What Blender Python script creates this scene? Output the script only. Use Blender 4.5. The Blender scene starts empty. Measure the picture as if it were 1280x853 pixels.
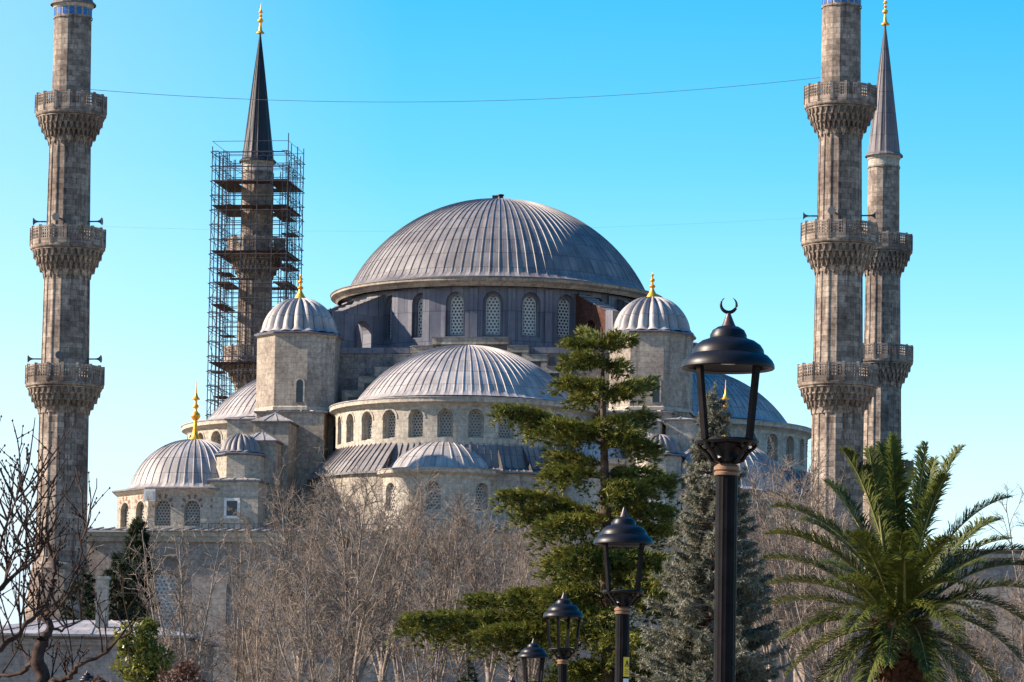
import bpy, math, random
import numpy as np
from mathutils import Vector, Matrix

# ------------------------------------------------------------------ camera, sky, sun, exposure
scene = bpy.context.scene
ZC = 1.7
F, SH, PITCH, ROLL = 4800.0, 278.0, math.radians(3.58), math.radians(0.88)
cam_d = bpy.data.cameras.new("camera")
cam = bpy.data.objects.new("camera", cam_d)
scene.collection.objects.link(cam)
cam_d.sensor_width = 36.0
cam_d.lens = 36.0 * F / 1280.0
cam_d.shift_y = SH / 1280.0
cam_d.clip_start = 0.5
cam_d.clip_end = 9000.0
cam.matrix_world = (Matrix.Translation((0, 0, ZC)) @ Matrix.Rotation(math.pi / 2 + PITCH, 4, 'X')
                    @ Matrix.Rotation(ROLL, 4, 'Z'))
scene.camera = cam

SUN_EL, SUN_LEFT = math.radians(31), math.radians(92)      # height; degrees left of the way back to the viewer
sx, sy = -math.sin(SUN_LEFT), -math.cos(SUN_LEFT)
SUN_DIR = Vector((sx * math.cos(SUN_EL), sy * math.cos(SUN_EL), math.sin(SUN_EL)))
sun_d = bpy.data.lights.new("sun", 'SUN')
sun_d.energy = 5.0
sun_d.angle = math.radians(0.5)
sun_d.color = (1.0, 0.86, 0.72)
sun = bpy.data.objects.new("sun", sun_d)
sun.rotation_euler = SUN_DIR.to_track_quat('Z', 'Y').to_euler()
sun.location = (0, 0, 120)
scene.collection.objects.link(sun)

world = bpy.data.worlds.new("World")
scene.world = world
world.use_nodes = True
wn, wl = world.node_tree.nodes, world.node_tree.links
bg = wn['Background']
sky = wn.new('ShaderNodeTexSky')
sky.sky_type = 'NISHITA'
sky.sun_disc = False
sky.sun_elevation = SUN_EL
sky.sun_rotation = math.atan2(SUN_DIR.x, SUN_DIR.y)
sky.air_density = 1.0
sky.dust_density = 0.6
sky.ozone_density = 1.5
tc = wn.new('ShaderNodeTexCoord')
mp_ = wn.new('ShaderNodeMapping')
mp_.inputs['Scale'].default_value = (1, 1, 2.3)
mp_.inputs['Location'].default_value = (0, 0, -0.02)
wl.new(tc.outputs['Generated'], mp_.inputs['Vector'])
wl.new(mp_.outputs['Vector'], sky.inputs['Vector'])
hs = wn.new('ShaderNodeHueSaturation')
hs.inputs['Saturation'].default_value = 1.55
hs.inputs['Hue'].default_value = 0.5
wl.new(sky.outputs['Color'], hs.inputs['Color'])
# the air low over the city is paler and more cyan, a little more so towards the sun
sep = wn.new('ShaderNodeSeparateXYZ')
wl.new(tc.outputs['Generated'], sep.inputs[0])
def wramp(src, stops):
    q = wn.new('ShaderNodeValToRGB'); e = q.color_ramp.elements
    while len(e) < len(stops): e.new(0.5)
    for k, (p, v) in zip(e, stops): k.position = p; k.color = (v, v, v, 1)
    wl.new(src, q.inputs[0]); return q.outputs[0]
def wmix(mode, fac, a, b):
    q = wn.new('ShaderNodeMix'); q.data_type = 'RGBA'; q.blend_type = mode
    for sk, val in ((q.inputs[0], fac), (q.inputs[6], a), (q.inputs[7], b)):
        if hasattr(val, 'links'): wl.new(val, sk)
        else: sk.default_value = val
    return q.outputs[2]
low = wramp(sep.outputs['Z'], [(0.0, 1.0), (0.24, 1.0), (0.5, 0.0)])
c1 = wmix('MULTIPLY', low, hs.outputs['Color'], (1.68, 1.32, 0.92, 1))
pale = wramp(sep.outputs['Z'], [(0.055, .80), (0.085, .62), (0.125, .26), (0.165, .09), (0.26, .0)])
mr = wn.new('ShaderNodeMapRange')
mr.inputs['From Min'].default_value = -0.03; mr.inputs['From Max'].default_value = -0.13
mr.inputs['To Min'].default_value = 0.0; mr.inputs['To Max'].default_value = 0.26
wl.new(sep.outputs['X'], mr.inputs['Value'])
mu_ = wn.new('ShaderNodeMath'); mu_.operation = 'MULTIPLY'
wl.new(mr.outputs[0], mu_.inputs[0]); wl.new(low, mu_.inputs[1])
ad_ = wn.new('ShaderNodeMath'); ad_.operation = 'ADD'; ad_.use_clamp = True
wl.new(pale, ad_.inputs[0]); wl.new(mu_.outputs[0], ad_.inputs[1])
c2 = wmix('MIX', ad_.outputs[0], c1, (2.4, 2.9, 3.2, 1))
wl.new(c2, bg.inputs['Color'])
bg.inputs['Strength'].default_value = 0.15
scene.view_settings.view_transform = 'Standard'
scene.view_settings.look = 'None'
scene.view_settings.exposure = 1.27
scene.view_settings.gamma = 1.0

rnd = random.Random(7)
npr = np.random.default_rng(7)
PI = math.pi

# ------------------------------------------------------------------ from a sight line and a distance to a point in the place
def at(px, py, D):
    a = (px - 640) / F
    b = (426.5 - py + SH) / F
    x = a * math.cos(ROLL) - b * math.sin(ROLL)
    y = a * math.sin(ROLL) + b * math.cos(ROLL)
    d = (x, math.cos(PITCH) - y * math.sin(PITCH), math.sin(PITCH) + y * math.cos(PITCH))
    t = D / d[1]
    return Vector((d[0] * t, D, ZC + d[2] * t))

def ground_z(x, y):
    t = min(1.0, max(0.0, (y - 108.0) / 130.0))
    return 6.0 * t * t * (3 - 2 * t)

# ------------------------------------------------------------------ materials
MATS = {}
def new_mat(name):
    m = bpy.data.materials.new(name)
    m.use_nodes = True
    MATS[name] = m
    nt = m.node_tree
    return m, nt.nodes, nt.links, nt.nodes['Principled BSDF']

def ramp(n, stops):
    r = n.new('ShaderNodeValToRGB')
    el = r.color_ramp.elements
    while len(el) < len(stops):
        el.new(0.5)
    for e, (p, c) in zip(el, stops):
        e.position = p
        e.color = (*c, 1)
    return r

def noise(n, l, vec, scale, detail=4, rough=0.6):
    t = n.new('ShaderNodeTexNoise')
    t.inputs['Scale'].default_value = scale
    t.inputs['Detail'].default_value = detail
    t.inputs['Roughness'].default_value = rough
    if vec is not None:
        l.new(vec, t.inputs['Vector'])
    return t

def mixc(n, l, mode, fac, a, b):
    m = n.new('ShaderNodeMix')
    m.data_type = 'RGBA'
    m.blend_type = mode
    for sock, val in ((m.inputs[0], fac), (m.inputs[6], a), (m.inputs[7], b)):
        if hasattr(val, 'links'):
            l.new(val, sock)
        elif isinstance(val, tuple):
            sock.default_value = (*val, 1)
        else:
            sock.default_value = val
    return m.outputs[2]

def stone_mat(name, c1, c2, grime, bw=0.95, bh=0.42, stain=0.85, mortar=0.8):
    m, n, l, b = new_mat(name)
    uv = n.new('ShaderNodeUVMap')
    tco = n.new('ShaderNodeTexCoord')
    br = n.new('ShaderNodeTexBrick')
    l.new(uv.outputs[0], br.inputs['Vector'])
    br.inputs['Scale'].default_value = 1.0
    br.inputs['Brick Width'].default_value = bw
    br.inputs['Row Height'].default_value = bh
    br.inputs['Mortar Size'].default_value = 0.014
    br.inputs['Mortar Smooth'].default_value = 0.3
    br.inputs['Bias'].default_value = -0.15
    br.inputs['Color1'].default_value = (*c1, 1)
    br.inputs['Color2'].default_value = (*c2, 1)
    br.inputs['Mortar'].default_value = (*[x * mortar for x in c2], 1)
    n1 = noise(n, l, tco.outputs['Object'], 0.33, 6, 0.65)
    r1 = ramp(n, [(0.36, (0, 0, 0)), (0.66, (1, 1, 1))])
    l.new(n1.outputs['Fac'], r1.inputs[0])
    mpn = n.new('ShaderNodeMapping')
    mpn.inputs['Scale'].default_value = (1.6, 1.6, 0.22)
    l.new(tco.outputs['Object'], mpn.inputs[0])
    n2 = noise(n, l, mpn.outputs[0], 1.0, 5, 0.7)
    r2 = ramp(n, [(0.47, (0, 0, 0)), (0.62, (1, 1, 1))])
    l.new(n2.outputs['Fac'], r2.inputs[0])
    n3 = noise(n, l, tco.outputs['Object'], 3.5, 5, 0.7)
    r3 = ramp(n, [(0.3, (0.55, 0.54, 0.54)), (0.7, (1.22, 1.22, 1.2))])
    l.new(n3.outputs['Fac'], r3.inputs[0])
    mx = n.new('ShaderNodeMath'); mx.operation = 'MAXIMUM'
    l.new(r1.outputs[0], mx.inputs[0]); l.new(r2.outputs[0], mx.inputs[1])
    ml = n.new('ShaderNodeMath'); ml.operation = 'MULTIPLY'; ml.inputs[1].default_value = stain
    l.new(mx.outputs[0], ml.inputs[0])
    c = mixc(n, l, 'MIX', ml.outputs[0], br.outputs['Color'], mixc(n, l, 'MULTIPLY', 1.0, br.outputs['Color'], grime))
    c = mixc(n, l, 'MULTIPLY', 1.0, c, r3.outputs[0])
    l.new(c, b.inputs['Base Color'])
    b.inputs['Roughness'].default_value = 0.92
    b.inputs['Specular IOR Level'].default_value = 0.15
    bu = n.new('ShaderNodeBump')
    bu.inputs['Strength'].default_value = 0.35
    bu.inputs['Distance'].default_value = 0.05
    ad = n.new('ShaderNodeMath'); ad.operation = 'SUBTRACT'
    l.new(n3.outputs['Fac'], ad.inputs[0]); l.new(br.outputs['Fac'], ad.inputs[1])
    l.new(ad.outputs[0], bu.inputs['Height'])
    l.new(bu.outputs[0], b.inputs['Normal'])
    return m

def lead_mat(name, c1, c2, dark, rough=0.54, row=1.5):
    m, n, l, b = new_mat(name)
    uv = n.new('ShaderNodeUVMap')
    tco = n.new('ShaderNodeTexCoord')
    br = n.new('ShaderNodeTexBrick')
    l.new(uv.outputs[0], br.inputs['Vector'])
    br.inputs['Scale'].default_value = 1.0
    br.inputs['Brick Width'].default_value = 1.0
    br.inputs['Row Height'].default_value = row
    br.offset = 0.5
    br.offset_frequency = 2
    br.inputs['Mortar Size'].default_value = 0.04
    br.inputs['Mortar Smooth'].default_value = 0.5
    br.inputs['Color1'].default_value = (*c1, 1)
    br.inputs['Color2'].default_value = (*c2, 1)
    br.inputs['Mortar'].default_value = (*[x * 0.55 for x in c2], 1)
    n1 = noise(n, l, tco.outputs['Object'], 0.5, 6, 0.65)
    r1 = ramp(n, [(0.38, (0, 0, 0)), (0.68, (1, 1, 1))])
    l.new(n1.outputs['Fac'], r1.inputs[0])
    n3 = noise(n, l, tco.outputs['Object'], 4.0, 6, 0.75)
    r3 = ramp(n, [(0.3, (0.72, 0.72, 0.74)), (0.7, (1.15, 1.15, 1.13))])
    l.new(n3.outputs['Fac'], r3.inputs[0])
    c = mixc(n, l, 'MIX', r1.outputs[0], br.outputs['Color'], mixc(n, l, 'MULTIPLY', 1.0, br.outputs['Color'], dark))
    c = mixc(n, l, 'MULTIPLY', 1.0, c, r3.outputs[0])
    mps = n.new('ShaderNodeMapping')
    mps.inputs['Scale'].default_value = (1.1, 0.14, 1)
    l.new(uv.outputs[0], mps.inputs[0])
    n4 = noise(n, l, mps.outputs[0], 1.0, 5, 0.7)
    r4 = ramp(n, [(0.30, (0.60, 0.60, 0.62)), (0.48, (1, 1, 1)), (0.60, (1, 1, 1)), (0.78, (1.55, 1.52, 1.48))])
    l.new(n4.outputs['Fac'], r4.inputs[0])
    c = mixc(n, l, 'MULTIPLY', 1.0, c, r4.outputs[0])
    l.new(c, b.inputs['Base Color'])
    b.inputs['Roughness'].default_value = rough
    b.inputs['Specular IOR Level'].default_value = 0.38
    bu = n.new('ShaderNodeBump')
    bu.inputs['Strength'].default_value = 0.25
    bu.inputs['Distance'].default_value = 0.05
    l.new(n3.outputs['Fac'], bu.inputs['Height'])
    l.new(bu.outputs[0], b.inputs['Normal'])
    return m

def plain_mat(name, ca, cb, scale=6.0, rough=0.7, metal=0.0, spec=0.4, bump=0.1, lo=0.35, hi=0.65):
    m, n, l, b = new_mat(name)
    tco = n.new('ShaderNodeTexCoord')
    t = noise(n, l, tco.outputs['Object'], scale, 5, 0.65)
    r = ramp(n, [(lo, ca), (hi, cb)])
    l.new(t.outputs['Fac'], r.inputs[0])
    l.new(r.outputs[0], b.inputs['Base Color'])
    b.inputs['Roughness'].default_value = rough
    b.inputs['Metallic'].default_value = metal
    b.inputs['Specular IOR Level'].default_value = spec
    if bump:
        bu = n.new('ShaderNodeBump')
        bu.inputs['Strength'].default_value = bump
        bu.inputs['Distance'].default_value = 0.02
        l.new(t.outputs['Fac'], bu.inputs['Height'])
        l.new(bu.outputs[0], b.inputs['Normal'])
    return m

def leaf_mat(name, ca, cb, scale, rough=0.6, trans=0.25, lo=0.35, hi=0.65):
    m = plain_mat(name, ca, cb, scale, rough, 0, 0.3, 0, lo, hi)
    n, l = m.node_tree.nodes, m.node_tree.links
    b = n['Principled BSDF']
    if trans:
        src = b.inputs['Base Color'].links[0].from_socket
        tr = n.new('ShaderNodeBsdfTranslucent')
        l.new(src, tr.inputs['Color'])
        ms = n.new('ShaderNodeMixShader')
        ms.inputs[0].default_value = trans
        l.new(b.outputs[0], ms.inputs[1]); l.new(tr.outputs[0], ms.inputs[2])
        l.new(ms.outputs[0], n['Material Output'].inputs['Surface'])
    return m

STONE = stone_mat('limestone', (0.46, 0.40, 0.32), (0.37, 0.32, 0.265), (0.50, 0.47, 0.48))
STONE_M = stone_mat('minaret stone', (0.47, 0.385, 0.31), (0.23, 0.185, 0.15), (0.34, 0.315, 0.325), bw=0.7, bh=0.4, stain=0.95)
STONE_L = stone_mat('pale limestone', (0.50, 0.45, 0.375), (0.42, 0.38, 0.32), (0.62, 0.585, 0.55), stain=0.6)
STONE_D = stone_mat('dark stone', (0.29, 0.255, 0.225), (0.18, 0.16, 0.145), (0.50, 0.50, 0.55), stain=0.9)  # darker stone tone for the dome base and stepped walls
STONE_W = stone_mat('mauve wall stone', (0.40, 0.345, 0.30), (0.33, 0.285, 0.25), (0.58, 0.54, 0.53), stain=0.7)
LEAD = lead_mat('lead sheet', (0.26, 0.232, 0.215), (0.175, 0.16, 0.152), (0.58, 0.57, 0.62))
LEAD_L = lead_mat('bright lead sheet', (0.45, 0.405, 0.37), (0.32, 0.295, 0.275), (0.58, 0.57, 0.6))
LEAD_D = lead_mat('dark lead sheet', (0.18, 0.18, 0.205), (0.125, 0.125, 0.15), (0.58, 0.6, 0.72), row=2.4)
SPIRE_D = lead_mat('new dark lead', (0.012, 0.010, 0.016), (0.008, 0.007, 0.012), (0.6, 0.6, 0.7), rough=0.5, row=2.0)
SPIRE_G = lead_mat('old mauve lead', (0.17, 0.145, 0.145), (0.135, 0.115, 0.115), (0.7, 0.7, 0.75), rough=0.6, row=2.0)
STUCCO = plain_mat('stucco lattice', (0.42, 0.40, 0.37), (0.56, 0.54, 0.50), 5)
LATT = plain_mat('stone lattice', (0.24, 0.22, 0.19), (0.34, 0.31, 0.27), 5)
GLASS = plain_mat('dark window glass', (0.012, 0.014, 0.02), (0.03, 0.032, 0.04), 3, 0.25, 0, 0.5, 0)
REDST = plain_mat('red voussoir stone', (0.20, 0.085, 0.055), (0.27, 0.13, 0.09), 5, 0.9)
BRICK = stone_mat('exposed brick', (0.15, 0.065, 0.045), (0.085, 0.045, 0.035), (0.5, 0.45, 0.45), bw=0.3, bh=0.1)
GOLD = plain_mat('gilded copper', (0.80, 0.34, 0.03), (0.92, 0.46, 0.06), 4, 0.42, 0.72, 0.5, 0)
BLUET = plain_mat('blue tile', (0.01, 0.05, 0.22), (0.03, 0.14, 0.40), 8, 0.3)
STEEL = plain_mat('scaffold tube', (0.035, 0.03, 0.04), (0.07, 0.06, 0.065), 5, 0.5)
PLANK = plain_mat('scaffold plank', (0.035, 0.018, 0.016), (0.075, 0.04, 0.03), 3, 0.8)
BLACKM = plain_mat('black painted iron', (0.004, 0.0032, 0.0036), (0.009, 0.0075, 0.008), 9, 0.42, 0, 0.25, 0.06)
POSTM = plain_mat('black painted post', (0.004, 0.0032, 0.0036), (0.010, 0.008, 0.009), 9, 0.5, 0, 0.08, 0.1)
COLLAR = plain_mat('bronze paint', (0.17, 0.085, 0.045), (0.25, 0.14, 0.08), 9, 0.5)
OXBL = plain_mat('dark oxblood paint', (0.035, 0.014, 0.012), (0.07, 0.03, 0.026), 9, 0.4)
WHITE = plain_mat('white enamel', (0.55, 0.55, 0.52), (0.68, 0.68, 0.66), 5, 0.5)
YELL = plain_mat('yellow sticker', (0.75, 0.46, 0.02), (0.82, 0.52, 0.03), 9, 0.5)
HORN = plain_mat('grey horn paint', (0.05, 0.055, 0.06), (0.09, 0.09, 0.10), 5, 0.5)
WIRE = plain_mat('cable', (0.06, 0.09, 0.12), (0.08, 0.12, 0.16), 2, 0.6)
BARK = plain_mat('grey bark', (0.12, 0.095, 0.075), (0.34, 0.28, 0.235), 3, 0.95, 0, 0.1, 0)
TWIG = plain_mat('brown twig', (0.10, 0.077, 0.060), (0.32, 0.26, 0.21), 1.4, 0.95, 0, 0.1, 0)
BARK_D = plain_mat('dark bark', (0.028, 0.018, 0.015), (0.075, 0.05, 0.04), 9, 0.95, 0, 0.1, 0.3)
BARK_R = plain_mat('cedar bark', (0.055, 0.037, 0.03), (0.14, 0.095, 0.075), 5, 0.95, 0, 0.1, 0.3)
CEDAR_T = leaf_mat('sunlit young cedar shoots', (0.07, 0.09, 0.014), (0.26, 0.245, 0.04), 2.0, trans=.15)  # young shoots; sunlight on the bough tops is put into this colour
CEDAR = leaf_mat('cedar needles', (0.030, 0.050, 0.010), (0.21, 0.20, 0.032), 1.5, trans=.14, lo=.38, hi=.62)
SPRUCE = leaf_mat('spruce needles', (0.11, 0.11, 0.075), (0.29, 0.275, 0.205), 1.8)
CYPR = leaf_mat('cypress needles', (0.016, 0.026, 0.012), (0.05, 0.062, 0.026), 1.2)
BUSHL = leaf_mat('glossy leaves', (0.06, 0.075, 0.015), (0.22, 0.21, 0.04), 2.0, 0.35)
BUSHR = leaf_mat('rusty leaves', (0.07, 0.03, 0.02), (0.13, 0.07, 0.045), 2.0)
PALM = leaf_mat('palm leaflet', (0.030, 0.048, 0.010), (0.16, 0.175, 0.03), 1.1, 0.6, 0.32)
RACH = plain_mat('palm midrib', (0.16, 0.15, 0.05), (0.30, 0.26, 0.10), 2, 0.55, 0, 0.3, 0)
PTRUNK = plain_mat('palm trunk', (0.03, 0.016, 0.012), (0.13, 0.065, 0.04), 9, 0.95, 0, 0.1, 0.4)
BOUNCE_GROUND = plain_mat('pale bounce ground', (0.15, 0.125, 0.09), (0.23, 0.19, 0.145), 0.4, 0.95, 0, 0.1, 0.2)  # ground colour lightened to bounce fill light onto the shaded walls
PAVE = plain_mat('paving', (0.20, 0.185, 0.17), (0.27, 0.25, 0.23), 1.2, 0.9, 0, 0.2, 0.1)

# ------------------------------------------------------------------ mesh helpers
def link(o, parent=None):
    scene.collection.objects.link(o)
    if parent is not None:
        o.parent = parent
    return o

class MB:
    """collects polygons (with optional per-vertex uv in metres) for ONE mesh"""
    def __init__(s):
        s.v, s.f, s.m, s.uv, s.mats = [], [], [], [], []
    def mi(s, mat):
        if mat not in s.mats:
            s.mats.append(mat)
        return s.mats.index(mat)
    def add(s, verts, faces, mat, uv=None):
        b = len(s.v); k = s.mi(mat)
        s.v += [tuple(p) for p in verts]
        s.uv += list(uv) if uv is not None else [None] * len(verts)
        for f in faces:
            s.f.append([b + i for i in f]); s.m.append(k)
    def quad(s, a, b, c, d, mat, uv=None):
        s.add([a, b, c, d], [(0, 1, 2, 3)], mat, uv)
    def box(s, x0, x1, y0, y1, z0, z1, mat, top=None):
        P = [(x0, y0, z0), (x1, y0, z0), (x1, y1, z0), (x0, y1, z0), (x0, y0, z1), (x1, y0, z1), (x1, y1, z1), (x0, y1, z1)]
        s.add(P, [(0, 1, 5, 4), (1, 2, 6, 5), (2, 3, 7, 6), (3, 0, 4, 7), (3, 2, 1, 0)], mat)
        s.add(P[4:], [(0, 1, 2, 3)], top or mat)
    def bar(s, p, q, w, mat, h=None, up=(0, 0, 1)):
        """rectangular bar from p to q"""
        p, q = Vector(p), Vector(q); d = (q - p)
        if d.length < 1e-6: return
        d.normalize(); u = Vector(up)
        if abs(d.dot(u)) > 0.95: u = Vector((1, 0, 0))
        a = d.cross(u).normalized(); b = a.cross(d).normalized(); h = h or w
        a *= w / 2; b *= h / 2
        P = [p - a - b, p + a - b, p + a + b, p - a + b, q - a - b, q + a - b, q + a + b, q - a + b]
        s.add(P, [(0, 1, 5, 4), (1, 2, 6, 5), (2, 3, 7, 6), (3, 0, 4, 7), (3, 2, 1, 0), (4, 5, 6, 7)], mat)
    def tube(s, pts, rad, mat, sides=6):
        pts = [Vector(p) for p in pts]
        if not isinstance(rad, (list, tuple)): rad = [rad] * len(pts)
        V, Fc = [], []
        for i, p in enumerate(pts):
            d = (pts[min(i + 1, len(pts) - 1)] - pts[max(i - 1, 0)]).normalized()
            u = Vector((0, 0, 1)) if abs(d.z) < 0.9 else Vector((1, 0, 0))
            a = d.cross(u).normalized(); b = a.cross(d)
            for k in range(sides):
                t = 2 * PI * k / sides
                V.append(p + (a * math.cos(t) + b * math.sin(t)) * rad[i])
        for i in range(len(pts) - 1):
            for k in range(sides):
                k2 = (k + 1) % sides
                Fc.append((i * sides + k, i * sides + k2, (i + 1) * sides + k2, (i + 1) * sides + k))
        Fc.append(tuple(range(sides))[::-1]); Fc.append(tuple((len(pts) - 1) * sides + k for k in range(sides)))
        s.add(V, Fc, mat)
    def lathe(s, prof, n, mat, c=(0, 0), rot=0.0, cap=True, per=1.0):
        """profile of (r, z); uv = (arc metres, profile length)"""
        rmax = max(r for r, z in prof); V, UVs, Fc = [], [], []
        L = 0; pl = None
        for (r, z) in prof:
            if pl: L += math.hypot(r - pl[0], z - pl[1])
            pl = (r, z)
            for k in range(n + 1):
                t = rot + 2 * PI * k / n
                V.append((c[0] + r * math.sin(t), c[1] + r * math.cos(t), z)); UVs.append((rmax * 2 * PI * k / n * per, L))
        for i in range(len(prof) - 1):
            for k in range(n):
                a = i * (n + 1) + k
                Fc.append((a, a + 1, a + n + 2, a + n + 1))
        s.add(V, Fc, mat, UVs)
        if cap:
            for i in (0, len(prof) - 1):
                if prof[i][0] > 1e-3:
                    s.add([V[i * (n + 1) + k] for k in range(n)], [tuple(range(n))], mat)
    def build(s, name, parent=None, smooth=30):
        me = bpy.data.meshes.new(name)
        me.from_pydata(s.v, [], s.f)
        for m in s.mats: me.materials.append(m)
        me.polygons.foreach_set('material_index', s.m)
        uvl = me.uv_layers.new(name='UVMap')
        co = s.v; buf = [0.0] * (2 * len(me.loops))
        for p in me.polygons:
            nx, ny, nz = p.normal
            h = math.hypot(nx, ny)
            for li, vi in zip(p.loop_indices, p.vertices):
                w = s.uv[vi]
                if w is None:
                    x, y, z = co[vi]
                    if abs(nz) > 0.75 or h < 1e-5: w = (x, y)
                    else: w = ((-ny * x + nx * y) / h, z)
                buf[2 * li] = w[0]; buf[2 * li + 1] = w[1]
        uvl.data.foreach_set('uv', buf)
        me.update()
        if smooth:
            me.polygons.foreach_set('use_smooth', [True] * len(me.polygons))
            me.set_sharp_from_angle(angle=math.radians(smooth))
        o = bpy.data.objects.new(name, me)
        return link(o, parent)

def arrays_obj(name, parts, parent=None, smooth=False):
    """parts: list of (verts Nx3, faces MxK, material)"""
    me = bpy.data.meshes.new(name)
    V = np.concatenate([p[0] for p in parts]).astype(np.float32)
    loops, starts, mids, off, ls = [], [], [], 0, 0
    for i, (v, f, m) in enumerate(parts):
        me.materials.append(m)
        f = np.asarray(f) + off
        loops.append(f.ravel()); k = f.shape[1]
        starts.append(ls + np.arange(len(f)) * k); ls += f.size
        mids.append(np.full(len(f), i)); off += len(v)
    loops = np.concatenate(loops).astype(np.int32); starts = np.concatenate(starts).astype(np.int32); mids = np.concatenate(mids).astype(np.int32)
    me.vertices.add(len(V)); me.vertices.foreach_set('co', V.ravel())
    me.loops.add(len(loops)); me.loops.foreach_set('vertex_index', loops)
    me.polygons.add(len(starts)); me.polygons.foreach_set('loop_start', starts)
    me.polygons.foreach_set('material_index', mids)
    if smooth: me.polygons.foreach_set('use_smooth', np.ones(len(starts), bool))
    me.update(calc_edges=True); me.validate()
    return link(bpy.data.objects.new(name, me), parent)

def thing(name, label, cat, loc=(0, 0, 0), rz=0.0, group=None):
    o = bpy.data.objects.new(name, None)
    o.location = loc; o.rotation_euler = (0, 0, rz)
    o['label'] = label; o['category'] = cat
    if group: o['group'] = group
    return link(o)

def dup(o, parent, loc, rz=0.0, name=None):
    c = o.copy(); link(c, parent)
    c.location = loc; c.rotation_euler = (0, 0, rz)
    return c

# ------------------------------------------------------------------ setting: ground and path
gx = np.concatenate([np.linspace(-3500, -160, 12), np.linspace(-140, 140, 29), np.linspace(160, 3500, 12)])
gy = np.concatenate([np.linspace(-400, -10, 6), np.linspace(0, 400, 81), np.linspace(420, 6000, 14)])
gv = [(x, y, ground_z(x, y)) for y in gy for x in gx]
nx_ = len(gx)
gb = MB(); gb.add(gv, [(j * nx_ + i, j * nx_ + i + 1, (j + 1) * nx_ + i + 1, (j + 1) * nx_ + i) for j in range(len(gy) - 1) for i in range(nx_ - 1)], BOUNCE_GROUND)
g = gb.build('ground'); g['kind'] = 'structure'
pb = MB()
pp = [(3.6, -20), (3.0, 10), (2.2, 26), (2.6, 40), (1.6, 58), (0.6, 76), (-0.5, 104)]
for (x0, y0), (x1, y1) in zip(pp[:-1], pp[1:]):
    pb.quad((x0 - 3.4, y0, .004), (x0 - .4, y0, .004), (x1 - .4, y1, .004), (x1 - 3.4, y1, .004), PAVE)
po = pb.build('path'); po['kind'] = 'structure'

# ------------------------------------------------------------------ the mosque: local axes (u right along the facade, v towards the viewer, z up)
ALPHA = math.radians(8.28)
OX, OY = -1.53, 316.0
def L(u, v, z): return (u, -v, z)
def W(u, v, z=0.0):
    return Vector((OX + u * math.cos(ALPHA) - v * math.sin(ALPHA), OY - u * math.sin(ALPHA) - v * math.cos(ALPHA), z))
GZ = 5.6
mosque = thing('mosque', 'great domed stone mosque with stacked grey lead domes and half domes', 'mosque', W(0, 0, 0), -ALPHA)

def fbox(mb, u0, u1, v0, v1, z0, z1, mat, top=None):
    mb.box(u0, u1, -v1, -v0, z0, z1, mat, top)

def ring_map(cu, cv, r):
    return lambda s, z, d: L(cu + (r - d) * math.sin(s / r), cv + (r - d) * math.cos(s / r), z)
def flat_map(cu, cv, th):
    """wall whose outward normal points th from v towards u; s runs along it"""
    su, cu_ = math.sin(th), math.cos(th)
    return lambda s, z, d: L(cu + s * cu_ - d * su, cv - s * su - d * cu_, z)

def panel(mb, mp, s0, s1, z0, z1, mat, hole=None, depth=0.4, ncol=1):
    """wall panel with an arched hole (sc, width, sill, spring); faces carry uv in metres"""
    def q(a, b, c, d):
        mb.add([mp(*a), mp(*b), mp(*c), mp(*d)], [(0, 1, 2, 3)], mat, [(p[0], p[1]) for p in (a, b, c, d)])
    def strip(a, b, za, zb, n):
        for i in range(n):
            x0 = a + (b - a) * i / n; x1 = a + (b - a) * (i + 1) / n
            q((x0, za, 0), (x1, za, 0), (x1, zb, 0), (x0, zb, 0))
    if hole is None:
        strip(s0, s1, z0, z1, ncol); return
    sc, w, zs, zp = hole; h = w / 2
    strip(s0, sc - h, z0, z1, ncol); strip(sc + h, s1, z0, z1, ncol)
    strip(sc - h, sc + h, z0, zs, ncol)
    K = 10
    arc = [(sc - h * math.cos(PI * i / K), zp + 1.12 * h * math.sin(PI * i / K)) for i in range(K + 1)]
    for (a, za), (b, zb) in zip(arc[:-1], arc[1:]):
        q((a, za, 0), (b, zb, 0), (b, z1, 0), (a, z1, 0))
    out = [(sc - h, zs)] + arc + [(sc + h, zs)]
    for i in range(len(out)):
        a = out[i]; b = out[(i + 1) % len(out)]
        q((*a, 0), (*b, 0), (*b, depth), (*a, depth))

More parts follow.
